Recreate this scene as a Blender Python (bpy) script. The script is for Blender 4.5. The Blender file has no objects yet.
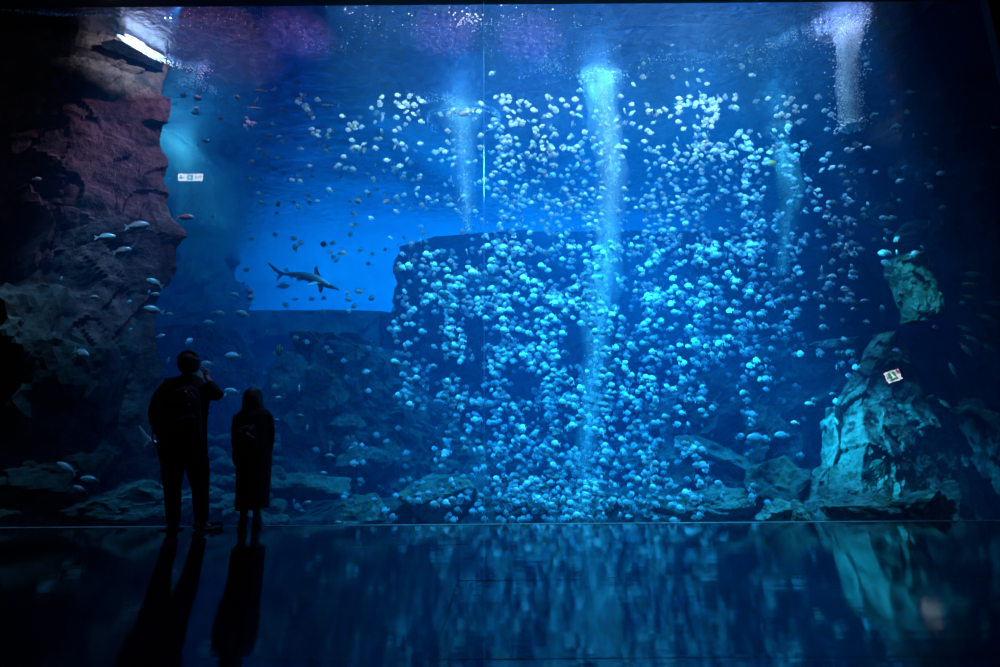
import bpy, bmesh, math, random
from mathutils import Vector, Matrix, Euler, noise
random.seed(7)
PI = math.pi
col = bpy.context.scene.collection
sc = bpy.context.scene

# ------------------------------------------------------------------ camera
F = 538.0
EYE = Vector((0, 0, 0.728))
PITCH = math.radians(12.25)
ROLL = math.radians(0.42)
fwd = Vector((0, math.cos(PITCH), math.sin(PITCH)))
right0 = Vector((1, 0, 0)); up0 = right0.cross(fwd)
right = right0 * math.cos(ROLL) - up0 * math.sin(ROLL)
up = right.cross(fwd)
cd = bpy.data.cameras.new('camera'); cam = bpy.data.objects.new('camera', cd); col.objects.link(cam)
cd.sensor_width = 36; cd.lens = F / 1000 * 36; cd.clip_end = 200
m = Matrix((right, up, -fwd)).transposed().to_4x4(); m.translation = EYE
cam.matrix_world = m
sc.camera = cam

def ray(px, py):
    return fwd * F + right * (px - 500) + up * (333.5 - py)
def P(px, py, Y):
    d = ray(px, py); return EYE + d * (Y / d.y)
def G(px, py, z):
    d = ray(px, py); return EYE + d * ((z - EYE.z) / d.z)
def S(px, py, Y):          # pixels per metre there
    return 1.0 / (P(px + 1, py, Y) - P(px, py, Y)).length

YG = 5.72                  # the acrylic's front face
HS = P(500, 6.5, YG + .14).z                  # water level
ZB = -0.8                  # tank bottom
YB = 17.0                  # tank back wall

# ------------------------------------------------------------------ materials
def mat(name):
    mt = bpy.data.materials.new(name); mt.use_nodes = True
    nt = mt.node_tree; nt.nodes.clear()
    out = nt.nodes.new('ShaderNodeOutputMaterial')
    return mt, nt, out
def N(nt, t, **kw):
    n = nt.nodes.new(t)
    for k, v in kw.items():
        if k in n.inputs: n.inputs[k].default_value = v
        else: setattr(n, k, v)
    return n
def plain(name, c, rough=0.6, metal=0.0, spec=0.5, emit=None, es=0.0):
    mt, nt, out = mat(name)
    b = N(nt, 'ShaderNodeBsdfPrincipled')
    b.inputs['Base Color'].default_value = (*c, 1); b.inputs['Roughness'].default_value = rough
    b.inputs['Metallic'].default_value = metal; b.inputs['Specular IOR Level'].default_value = spec
    if emit:
        b.inputs['Emission Color'].default_value = (*emit, 1); b.inputs['Emission Strength'].default_value = es
    nz = N(nt, 'ShaderNodeTexNoise'); nz.inputs['Scale'].default_value = 60
    bp = N(nt, 'ShaderNodeBump'); bp.inputs['Strength'].default_value = 0.06
    nt.links.new(nz.outputs['Fac'], bp.inputs['Height']); nt.links.new(bp.outputs[0], b.inputs['Normal'])
    nt.links.new(b.outputs[0], out.inputs[0]); return mt
def rock_mat(name, c1, c2, c3, scale=1.0, bump=0.6):
    mt, nt, out = mat(name)
    tc = N(nt, 'ShaderNodeTexCoord')
    n1 = N(nt, 'ShaderNodeTexNoise'); n1.inputs['Scale'].default_value = 1.3 * scale; n1.inputs['Detail'].default_value = 8
    n2 = N(nt, 'ShaderNodeTexNoise'); n2.inputs['Scale'].default_value = 9 * scale; n2.inputs['Detail'].default_value = 10; n2.inputs['Roughness'].default_value = 0.7
    n3 = N(nt, 'ShaderNodeTexNoise'); n3.inputs['Scale'].default_value = 3.5 * scale; n3.inputs['Detail'].default_value = 6
    for n in (n1, n2, n3): nt.links.new(tc.outputs['Object'], n.inputs['Vector'])
    r1 = N(nt, 'ShaderNodeValToRGB'); r1.color_ramp.elements[0].position = .38; r1.color_ramp.elements[1].position = .62
    r1.color_ramp.elements[0].color = (*c1, 1); r1.color_ramp.elements[1].color = (*c2, 1)
    r3 = N(nt, 'ShaderNodeValToRGB'); r3.color_ramp.elements[0].position = .52; r3.color_ramp.elements[1].position = .66
    nt.links.new(n3.outputs['Fac'], r3.inputs[0]); nt.links.new(n1.outputs['Fac'], r1.inputs[0])
    mx = N(nt, 'ShaderNodeMixRGB'); nt.links.new(r3.outputs[0], mx.inputs[0]); nt.links.new(r1.outputs[0], mx.inputs[1]); mx.inputs[2].default_value = (*c3, 1)
    mm = N(nt, 'ShaderNodeMixRGB', blend_type='MULTIPLY'); mm.inputs[0].default_value = 0.8
    r2 = N(nt, 'ShaderNodeValToRGB'); r2.color_ramp.elements[0].position = .36; r2.color_ramp.elements[1].position = .6
    r2.color_ramp.elements[0].color = (.22, .22, .22, 1)
    nt.links.new(n2.outputs['Fac'], r2.inputs[0]); nt.links.new(mx.outputs[0], mm.inputs[1]); nt.links.new(r2.outputs[0], mm.inputs[2])
    b = N(nt, 'ShaderNodeBsdfPrincipled'); b.inputs['Roughness'].default_value = .85; b.inputs['Specular IOR Level'].default_value = .2
    nt.links.new(mm.outputs[0], b.inputs['Base Color'])
    bp = N(nt, 'ShaderNodeBump'); bp.inputs['Strength'].default_value = bump; bp.inputs['Distance'].default_value = .06
    nt.links.new(n2.outputs['Fac'], bp.inputs['Height']); nt.links.new(bp.outputs[0], b.inputs['Normal'])
    nt.links.new(b.outputs[0], out.inputs[0]); return mt
def fish_mat(name, back, belly, zsplit=0.0, rough=.35, stripe=None):
    mt, nt, out = mat(name)
    tc = N(nt, 'ShaderNodeTexCoord'); sp = N(nt, 'ShaderNodeSeparateXYZ'); nt.links.new(tc.outputs['Object'], sp.inputs[0])
    mr = N(nt, 'ShaderNodeMapRange'); mr.inputs['From Min'].default_value = zsplit - .12; mr.inputs['From Max'].default_value = zsplit + .12
    nt.links.new(sp.outputs['Z'], mr.inputs['Value'])
    mx = N(nt, 'ShaderNodeMixRGB'); mx.inputs[1].default_value = (*belly, 1); mx.inputs[2].default_value = (*back, 1)
    nt.links.new(mr.outputs[0], mx.inputs[0]); c = mx.outputs[0]
    if stripe:
        wv = N(nt, 'ShaderNodeMath', operation='SINE'); ml = N(nt, 'ShaderNodeMath', operation='MULTIPLY'); ml.inputs[1].default_value = stripe[1]
        nt.links.new(sp.outputs['X'], ml.inputs[0]); nt.links.new(ml.outputs[0], wv.inputs[0])
        gt = N(nt, 'ShaderNodeMath', operation='GREATER_THAN'); gt.inputs[1].default_value = 0.0; nt.links.new(wv.outputs[0], gt.inputs[0])
        m2 = N(nt, 'ShaderNodeMixRGB'); nt.links.new(gt.outputs[0], m2.inputs[0]); nt.links.new(c, m2.inputs[1]); m2.inputs[2].default_value = (*stripe[0], 1); c = m2.outputs[0]
    b = N(nt, 'ShaderNodeBsdfPrincipled'); b.inputs['Roughness'].default_value = rough; b.inputs['Metallic'].default_value = .15
    nt.links.new(c, b.inputs['Base Color']); nt.links.new(b.outputs[0], out.inputs[0]); return mt
def vol_mat(name, sca, ab=None, g=0.2):
    """sca / ab: coefficients per metre as RGB."""
    mt, nt, out = mat(name)
    d = max(sca); v = N(nt, 'ShaderNodeVolumeScatter'); v.inputs['Density'].default_value = d
    v.inputs['Color'].default_value = (*[s / d for s in sca], 1); v.inputs['Anisotropy'].default_value = g
    o = v.outputs[0]
    if ab:
        k = max(ab); a = N(nt, 'ShaderNodeVolumeAbsorption'); a.inputs['Density'].default_value = k
        a.inputs['Color'].default_value = (*[1 - s / k for s in ab], 1)
        ad = N(nt, 'ShaderNodeAddShader'); nt.links.new(o, ad.inputs[0]); nt.links.new(a.outputs[0], ad.inputs[1]); o = ad.outputs[0]
    nt.links.new(o, out.inputs['Volume']); return mt

M_dark = plain('hall_paint', (.012, .013, .018), .7)
M_black = plain('black_cloth', (.006, .006, .007), .9, spec=.1)
M_trous = plain('black_denim', (.007, .007, .009), .9, spec=.1)
M_skin = plain('skin', (.25, .15, .11), .6)
M_hair = plain('black_hair', (.006, .005, .005), .6, spec=.2)
M_bag = plain('bag_nylon', (.004, .004, .005), .8, spec=.1)
M_strap = plain('buckle_plastic', (.10, .13, .15), .35)
M_shoe = plain('shoe', (.01, .01, .011), .6)
M_rockL = rock_mat('cliff_rock', (.10, .045, .045), (.24, .12, .11), (.04, .03, .035), 1.0, .8)
M_rockR = rock_mat('boulder_rock', (.16, .20, .17), (.34, .40, .32), (.10, .15, .10), 1.6, 1.0)
M_ledge = rock_mat('lit_ledge_rock', (.45, .40, .38), (.75, .70, .66), (.35, .38, .25), 1.5, .8)  # bright light on the waterline edge put into a paler rock colour
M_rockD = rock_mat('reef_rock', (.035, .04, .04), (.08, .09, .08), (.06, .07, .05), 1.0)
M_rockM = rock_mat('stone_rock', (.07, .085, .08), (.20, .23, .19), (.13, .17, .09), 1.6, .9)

# ------------------------------------------------------------------ object helpers
def link(name, me, mt=None, parent=None, smooth=False):
    o = bpy.data.objects.new(name, me); col.objects.link(o)
    if mt: me.materials.append(mt)
    if smooth:
        for p in me.polygons: p.use_smooth = True
    if parent: o.parent = parent
    return o
def obj(name, bm, mt=None, parent=None, smooth=False, recalc=True):
    if recalc: bmesh.ops.recalc_face_normals(bm, faces=bm.faces)
    me = bpy.data.meshes.new(name); bm.to_mesh(me); bm.free()
    return link(name, me, mt, parent, smooth)
def tag(o, label=None, cat=None, group=None, kind=None):
    if label: o['label'] = label
    if cat: o['category'] = cat
    if group: o['group'] = group
    if kind: o['kind'] = kind
    return o
def empty(name, loc=(0, 0, 0)):
    o = bpy.data.objects.new(name, None); col.objects.link(o); o.location = loc; o.empty_display_size = .1; return o
def box(bm, x0, x1, y0, y1, z0, z1):
    vs = [bm.verts.new(p) for p in ((x0, y0, z0), (x1, y0, z0), (x1, y1, z0), (x0, y1, z0), (x0, y0, z1), (x1, y0, z1), (x1, y1, z1), (x0, y1, z1))]
    for f in ((0, 3, 2, 1), (4, 5, 6, 7), (0, 1, 5, 4), (1, 2, 6, 5), (2, 3, 7, 6), (3, 0, 4, 7)): bm.faces.new([vs[i] for i in f])
def boxobj(name, *a, mt=None, kind='structure'):
    bm = bmesh.new(); box(bm, *a); o = obj(name, bm, mt)
    if kind: o['kind'] = kind
    return o
def tube(bm, pts, rad, n=12, cap=True):
    """sweep; rad entries are r or (r_side, r_depth)."""
    pts = [Vector(p) for p in pts]; rings = []
    for i, p in enumerate(pts):
        t = (pts[min(i + 1, len(pts) - 1)] - pts[max(i - 1, 0)]).normalized()
        ref = Vector((0, 1, 0)) if abs(t.y) < .8 else Vector((1, 0, 0))
        a = t.cross(ref).normalized(); b = a.cross(t).normalized()
        r = rad[i]; ra, rb = r if isinstance(r, tuple) else (r, r)
        if abs(t.y) >= .8: ra, rb = rb, ra
        rings.append([bm.verts.new(p + a * ra * math.cos(2 * PI * k / n) + b * rb * math.sin(2 * PI * k / n)) for k in range(n)])
    for r0, r1 in zip(rings, rings[1:]):
        for k in range(n): bm.faces.new((r0[k], r0[(k + 1) % n], r1[(k + 1) % n], r1[k]))
    if cap: bm.faces.new(rings[0][::-1]); bm.faces.new(rings[-1])
def ball(bm, c, rx, ry, rz, sub=3):
    bmesh.ops.create_icosphere(bm, subdivisions=sub, radius=1, matrix=Matrix.Translation(c) @ Matrix.Diagonal((rx, ry, rz, 1)))
def fuse(name, bm, mt, parent, voxel=.01, smooth=3):
    """union of closed shapes into one continuous surface"""
    bmesh.ops.recalc_face_normals(bm, faces=bm.faces)
    me = bpy.data.meshes.new('tmp'); bm.to_mesh(me); bm.free()
    o = bpy.data.objects.new('tmp', me); col.objects.link(o)
    r = o.modifiers.new('r', 'REMESH'); r.mode = 'VOXEL'; r.voxel_size = voxel
    if smooth: s = o.modifiers.new('s', 'SMOOTH'); s.factor = .5; s.iterations = smooth
    dg = bpy.context.evaluated_depsgraph_get()
    me2 = bpy.data.meshes.new_from_object(o.evaluated_get(dg)); me2.name = name
    bpy.data.objects.remove(o)
    me2.materials.clear()
    return link(name, me2, mt, parent, True)
def interp(pairs, t):
    pairs = sorted(pairs)
    if t <= pairs[0][0]: return pairs[0][1]
    for (a, va), (b, vb) in zip(pairs, pairs[1:]):
        if t <= b: return va + (vb - va) * (t - a) / (b - a)
    return pairs[-1][1]

# ------------------------------------------------------------------ rocks
def facet(p, size, seed):
    q = Vector((p.x / size + seed * 3.1, p.y / size + seed * 1.7, p.z / size * .8 + seed * 2.3))
    d, pts = noise.voronoi(q, distance_metric='DISTANCE')
    c = pts[0]
    h = noise.cell_vector(c * 7.13 + Vector((seed, 0, 0)))
    g = Vector((h.x - .5, h.y - .5, h.z - .5)) * 1.5
    return (h.y - .5) * .55 + g.dot(q - c)
def rough_up(p, n, amp, size, seed):
    d = facet(p, size, seed) * amp + facet(p, size * .38, seed + 5) * amp * .34
    d += noise.fractal(p * (2.2 / size) + Vector((seed, 0, 0)), 1.0, 2.1, 5) * amp * .28
    return p + n * d
def massif(name, L, R, Y, dep, res=.06, amp=.18, size=.7, seed=1, mt=None, power=3.0, zmin=None, shift=0.0, Yp=None, skew=0.0, ridge=0.0):
    """rock mass whose left and right outlines L, R (pixels) stand at depth Y; dep(z fraction) = half thickness"""
    Yp = Yp or Y
    Lw = [(P(x, y, Yp).z, P(x, y, Yp).x) for x, y in L]; Rw = [(P(x, y, Yp).z, P(x, y, Yp).x) for x, y in R]
    z1 = max(max(z for z, _ in Lw), max(z for z, _ in Rw)); z0 = ZB if zmin is None else zmin
    bm = bmesh.new(); rings = []
    nz = max(4, int((z1 - z0) / res))
    wmax = max(interp(Rw, z0 + (z1 - z0) * k / 10) - interp(Lw, z0 + (z1 - z0) * k / 10) for k in range(11))
    nr = int(min(360, max(24, (2 * wmax + 3 * dep(0)) / res)))
    base = []
    for i in range(nz + 1):
        t = i / nz; z = z0 + (z1 - z0) * t
        xl, xr = interp(Lw, z), interp(Rw, z)
        cx, hx, hy = (xl + xr) / 2, max(.02, (xr - xl) / 2), dep(t)
        row = []
        for k in range(nr):
            a = 2 * PI * k / nr; c, s = math.cos(a), math.sin(a)
            rr = (abs(c) ** power + abs(s) ** power) ** (-1 / power)
            kx = skew * max(0, -s + .55) if c * skew > 0 else 0
            kx += ridge * hx * rr * max(0, -s)
            row.append((Vector((cx + hx * rr * c - kx, Y + shift * t + hy * rr * s, z)), Vector((c, s, .25)).normalized()))
        base.append(row)
    for i, row in enumerate(base):
        rings.append([bm.verts.new(rough_up(p, n, amp * (1 if i < nz else .4), size, seed)) for p, n in row])
    for r0, r1 in zip(rings, rings[1:]):
        for k in range(nr): bm.faces.new((r0[k], r0[(k + 1) % nr], r1[(k + 1) % nr], r1[k]))
    for r in (rings[0][::-1], rings[-1]):
        c = bm.verts.new(sum((v.co for v in r), Vector()) / nr)
        for k in range(nr): bm.faces.new((r[k], r[(k + 1) % nr], c))
    bm.normal_update()
    return obj(name, bm, mt)
def boulder(name, c, size, rot=0, seed=0, mt=None, sub=4, tilt=0, flat=None):
    rnd = random.Random(seed)
    planes = []
    for k in range(13):
        v = Vector((rnd.gauss(0, 1), rnd.gauss(0, 1), rnd.gauss(0, 1))).normalized(); planes.append((v, rnd.uniform(.58, .98)))
    bm = bmesh.new(); bmesh.ops.create_icosphere(bm, subdivisions=sub, radius=1)
    for v in bm.verts:
        d = v.co.normalized(); r = 1.15
        for n_, k in planes:
            q = n_.dot(d)
            if q > .05: r = min(r, k / q)
        p = d * r
        p += d * noise.fractal(p * 2.2 + Vector((seed, 0, 0)), 1, 2.1, 5) * .09 + d * facet(p, .55, seed % 17) * .17 + d * facet(p, .22, seed % 13) * .05
        v.co = Vector((p.x * size[0], p.y * size[1], p.z * size[2]))
    o = obj(name, bm, mt); o.location = c; o.rotation_euler = (tilt, 0, rot); return o
def pboulder(px, py, Y, wpx, hpx, label, seed, mt=None, rot=0, tilt=0, depth=None, sub=4, group=None, roll=0):
    c = P(px, py, Y); s = S(px, py, Y)
    o = boulder('boulder', c, (wpx / 2 / s, depth or (wpx + hpx) / 4 / s, hpx / 2 / s), rot, seed, mt or M_rockD, sub, tilt)
    o.rotation_euler = (tilt, roll, rot)
    tag(o, label, 'rock', group); return o

# ------------------------------------------------------------------ the hall
zTop = P(500, 4.5, YG + .064).z
xR = P(985, 0, YG).x
# tiled floor: every tile laid with a hair's tilt of its own
bm = bmesh.new(); T = 1.2; rnd = random.Random(3)
y0 = YG - 12 * T
for i in range(-7, 8):
    for j in range(12):
        x, y = i * T - .25, y0 + j * T
        ax, ay = rnd.gauss(0, .0008), rnd.gauss(0, .0011)
        g = .0012
        q = [(x + g, y + g), (x + T - g, y + g), (x + T - g, y + T - g), (x + g, y + T - g)]
        bm.faces.new([bm.verts.new((u, v, (u - x - T / 2) * ax + (v - y - T / 2) * ay)) for u, v in q])
bm.normal_update()
box(bm, -9, 9.4, y0, YG, -.1, -.004)
mt, nt, out = mat('polished_floor')
b = N(nt, 'ShaderNodeBsdfPrincipled'); b.inputs['Base Color'].default_value = (.006, .007, .010, 1); b.inputs['Roughness'].default_value = .07
b.inputs['IOR'].default_value = 1.5
tc = N(nt, 'ShaderNodeTexCoord'); mp = N(nt, 'ShaderNodeMapping'); mp.inputs['Scale'].default_value = (.5, 5.0, 1)
nt.links.new(tc.outputs['Object'], mp.inputs[0])
n1 = N(nt, 'ShaderNodeTexNoise'); n1.inputs['Scale'].default_value = 2.2; n1.inputs['Detail'].default_value = 3; nt.links.new(mp.outputs[0], n1.inputs['Vector'])
bp = N(nt, 'ShaderNodeBump'); bp.inputs['Strength'].default_value = .2; bp.inputs['Distance'].default_value = .004
nt.links.new(n1.outputs['Fac'], bp.inputs['Height']); nt.links.new(bp.outputs[0], b.inputs['Normal'])
nt.links.new(b.outputs[0], out.inputs[0])
fl = obj('floor', bm, mt, recalc=False); fl['kind'] = 'structure'
boxobj('wall_front', -17.2, 17.2, YG - .12, YG + .064, zTop, 16, mt=M_dark)
boxobj('wall_front', xR, 9.6, YG - .03, YG + .064, -.1, zTop, mt=M_dark)
boxobj('wall_left', -9.4, -9.2, y0, YG, -.1, 8.3, mt=M_dark)
boxobj('wall_right', 9.4, 9.6, y0, YG, -.1, 8.3, mt=M_dark)
boxobj('wall_back', -9.4, 9.6, y0 - .2, y0, -.1, 8.3, mt=M_dark)
boxobj('ceiling', -9.4, 9.6, y0 - .2, YG, 8.3, 8.5, mt=M_dark)

# acrylic panels, with a bonded joint showing as a thin line
mt, nt, out = mat('acrylic')
tr = N(nt, 'ShaderNodeBsdfTransparent'); gl = N(nt, 'ShaderNodeBsdfGlossy'); gl.inputs['Roughness'].default_value = 0.0
fr = N(nt, 'ShaderNodeFresnel'); fr.inputs['IOR'].default_value = 1.45
ge = N(nt, 'ShaderNodeNewGeometry'); iv = N(nt, 'ShaderNodeMath', operation='SUBTRACT'); iv.inputs[0].default_value = 1
nt.links.new(ge.outputs['Backfacing'], iv.inputs[1])
mu = N(nt, 'ShaderNodeMath', operation='MULTIPLY'); nt.links.new(fr.outputs[0], mu.inputs[0]); nt.links.new(iv.outputs[0], mu.inputs[1])
mx = N(nt, 'ShaderNodeMixShader'); nt.links.new(mu.outputs[0], mx.inputs[0]); nt.links.new(tr.outputs[0], mx.inputs[1]); nt.links.new(gl.outputs[0], mx.inputs[2])
nt.links.new(mx.outputs[0], out.inputs[0]); M_acr = mt
xs = P(484, 300, YG).x
xL = -9.2
boxobj('window_1', xL, xs - .004, YG, YG + .06, -.1, zTop, mt=M_acr)
boxobj('window_2', xs + .004, xR, YG, YG + .06, -.1, zTop, mt=M_acr)
mj, nt, out = mat('joint_resin')
a_ = N(nt, 'ShaderNodeBsdfTranslucent'); a_.inputs['Color'].default_value = (.9, .95, 1, 1); b_ = N(nt, 'ShaderNodeBsdfTransparent'); c_ = N(nt, 'ShaderNodeMixShader'); c_.inputs[0].default_value = .72
nt.links.new(a_.outputs[0], c_.inputs[1]); nt.links.new(b_.outputs[0], c_.inputs[2]); nt.links.new(c_.outputs[0], out.inputs[0])
boxobj('trim_1', xs - .0035, xs + .0035, YG + .003, YG + .05, -.05, zTop, mt=mj)
boxobj('trim_2', xL, xR, YG - .03, YG - .001, -.02, .003, mt=plain('sill_steel', (.3, .33, .36), .4, .3))

# ------------------------------------------------------------------ tank shell, water
M_back = plain('water_glow_blue', (.02, .42, .72), .9, spec=0)  # blue glow of the lit open water put into the wall colour
boxobj('wall_tank_back', -17, 17, YB, YB + .2, ZB, 16, mt=M_back)
boxobj('wall_tank_left', -17.2, -17, YG + .064, YB + .2, ZB, 16, mt=M_dark)
boxobj('wall_tank_right', 17, 17.2, YG + .064, YB + .2, ZB, 16, mt=M_dark)
boxobj('ceiling_tank', -17.2, 17.2, YG + .064, YB + .2, 16, 16.2, mt=M_dark)
M_sand = rock_mat('sand', (.16, .15, .12), (.26, .24, .19), (.2, .19, .15), 2, .3)
boxobj('floor_tank', -17, 17, YG + .06, YB, ZB - .2, ZB, mt=M_sand)
WS = (.001, .020, .051); WA = (.42, .100, .018)
w = boxobj('water', -16.9, 16.9, YG + .065, YB - .01, ZB + .01, HS, mt=vol_mat('sea_water', WS, WA, .25), kind='stuff')
tag(w, 'deep blue sea water filling the tank behind the acrylic', 'water')

mt, nt, out = mat('water_surface')
tc = N(nt, 'ShaderNodeTexCoord'); mp = N(nt, 'ShaderNodeMapping'); mp.inputs['Scale'].default_value = (1, 1.0, 1); nt.links.new(tc.outputs['Object'], mp.inputs[0])
n1 = N(nt, 'ShaderNodeTexNoise'); n1.inputs['Scale'].default_value = 5; n1.inputs['Detail'].default_value = 5; n1.inputs['Roughness'].default_value = .6; n1.inputs['Distortion'].default_value = .6
nt.links.new(mp.outputs[0], n1.inputs['Vector'])
bp = N(nt, 'ShaderNodeBump'); bp.inputs['Strength'].default_value = 1; bp.inputs['Distance'].default_value = .035; nt.links.new(n1.outputs['Fac'], bp.inputs['Height'])
tr = N(nt, 'ShaderNodeBsdfTransparent'); gl = N(nt, 'ShaderNodeBsdfGlossy'); gl.inputs['Roughness'].default_value = .05; gc = N(nt, 'ShaderNodeMapRange'); gc.inputs['From Min'].default_value = .36; gc.inputs['From Max'].default_value = .6
gm = N(nt, 'ShaderNodeMixRGB'); gm.inputs[1].default_value = (.25, .40, .80, 1); gm.inputs[2].default_value = (.97, .98, 1, 1)
nt.links.new(gc.outputs[0], gm.inputs[0]); nt.links.new(gm.outputs[0], gl.inputs['Color'])
nt.links.new(bp.outputs[0], gl.inputs['Normal'])
tl = N(nt, 'ShaderNodeBsdfTranslucent'); tl.inputs['Color'].default_value = (.8, .8, .9, 1); nt.links.new(bp.outputs[0], tl.inputs['Normal'])
lw = N(nt, 'ShaderNodeLayerWeight'); lw.inputs['Blend'].default_value = .5; nt.links.new(lw.outputs['Facing'], gc.inputs['Value'])
mr = N(nt, 'ShaderNodeMapRange'); mr.inputs['From Min'].default_value = .12; mr.inputs['From Max'].default_value = .48; mr.inputs['To Min'].default_value = .05; mr.inputs['To Max'].default_value = .97
nt.links.new(lw.outputs['Facing'], mr.inputs['Value'])
m1 = N(nt, 'ShaderNodeMixShader'); nt.links.new(mr.outputs[0], m1.inputs[0]); nt.links.new(tr.outputs[0], m1.inputs[1]); nt.links.new(gl.outputs[0], m1.inputs[2])
m2 = N(nt, 'ShaderNodeMixShader')
n2 = N(nt, 'ShaderNodeTexNoise'); n2.inputs['Scale'].default_value = 14; n2.inputs['Detail'].default_value = 6; n2.inputs['Roughness'].default_value = .75; n2.inputs['Distortion'].default_value = 1.5
nt.links.new(tc.outputs['Object'], n2.inputs['Vector'])
mr2 = N(nt, 'ShaderNodeMapRange'); mr2.inputs['From Min'].default_value = .45; mr2.inputs['From Max'].default_value = .72; mr2.inputs['To Min'].default_value = .004; mr2.inputs['To Max'].default_value = .045
nt.links.new(n2.outputs['Fac'], mr2.inputs['Value']); nt.links.new(mr2.outputs[0], m2.inputs[0])
nt.links.new(m1.outputs[0], m2.inputs[1]); nt.links.new(tl.outputs[0], m2.inputs[2])
nt.links.new(m2.outputs[0], out.inputs[0])
bm = bmesh.new()
nx, ny = 140, 60; vv = []
for j in range(ny + 1):
    for i in range(nx + 1):
        x = -16.9 + 33.8 * i / nx; y = YG + .08 + (YB - YG - .1) * j / ny
        vv.append(bm.verts.new((x, y, HS + .012 + .02 * noise.noise(Vector((x * .9, y * 1.3, 0))))))
for j in range(ny):
    for i in range(nx):
        a = j * (nx + 1) + i; bm.faces.new((vv[a], vv[a + 1], vv[a + nx + 2], vv[a + nx + 1]))
ws = obj('water_surface', bm, mt, smooth=True)
tag(ws, 'rippled water surface seen from below along the top of the tank', 'water', kind='stuff')

# ------------------------------------------------------------------ rock masses
o = massif('rock_cliff', [(-260, 560), (-260, -20)],
   [(165, 600), (168, 430), (162, 340), (162, 300), (174, 262), (184, 236), (174, 205), (168, 165), (165, 140), (167, 100), (174, 56), (174, 10), (172, -40)],
   6.60, lambda t: .42 + .05 * t, .04, .20, .85, 2, M_rockL, power=6, Yp=6.9, skew=.62)
tag(o, 'towering reddish brown rock cliff rising to the water surface beside the open blue water', 'rock')
o = massif('rock_cliff', [(965, 600), (955, 430), (935, 330), (905, 262), (893, 235), (895, 185), (880, 140), (868, 95), (856, 60), (850, 20), (852, -40)],
   [(1300, 560), (1300, -20)], 8.0, lambda t: 1.0, .06, .2, .9, 4, M_rockL, Yp=8.8)
tag(o, 'dark rock cliff behind the pyramid shaped rock, almost lost in shadow', 'rock')
o = massif('rock_outcrop', [(782, 560), (803, 522), (810, 488), (818, 468), (828, 448), (834, 422), (844, 404), (858, 384), (870, 364), (888, 344), (904, 329)],
   [(1010, 560), (985, 470), (952, 400), (935, 362), (908, 329)], 7.0, lambda t: .10 + .85 * (1 - t), .028, .15, .6, 6, M_rockR, 1.12, shift=.35, ridge=.72)
tag(o, 'tall pyramid shaped rock with a bright turquoise sunlit looking slope', 'rock')
o['label'] = 'tall pyramid shaped rock with a bright turquoise left slope'
o = massif('rock_outcrop', [(908, 322), (905, 306), (896, 285), (888, 276), (889, 264), (893, 258)],
   [(926, 322), (937, 312), (934, 290), (928, 268), (920, 258)], 7.05, lambda t: .22, .025, .06, .35, 9, M_rockR, 2.6, zmin=P(915, 322, 7.05).z)
tag(o, 'upright turquoise rock block jutting from the dark cliff above the pyramid shaped rock', 'rock')
o = massif('reef_mound', [(380, 560), (384, 340), (386, 280), (398, 258), (420, 246), (440, 240)],
   [(1010, 560), (960, 380), (900, 300), (860, 262), (800, 246), (740, 240)], 12.6, lambda t: .5 + 1.2 * (1 - t), .09, .35, 1.1, 11, M_rockD)
tag(o, 'broad dark reef mound with a flat top behind the dense fish shoal', 'rock')
o = massif('reef_mound', [(120, 560), (140, 400), (150, 330), (160, 318)], [(470, 560), (430, 400), (400, 330), (394, 314)], 14.2, lambda t: .5 + .7 * (1 - t), .1, .12, 1.0, 13, M_rockD)
tag(o, 'low dark reef ledge with a level top below the hammerhead shark', 'rock')
o = massif('reef_mound', [(120, 560), (130, 300), (150, 210), (168, 190)], [(300, 560), (262, 400), (244, 312), (232, 245), (212, 205), (190, 192)], 15.3, lambda t: .4 + .6 * (1 - t), .1, .3, 1.2, 15, M_rockD)
tag(o, 'hazy blue rock buttress far back beside the cliff edge', 'rock')

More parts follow.
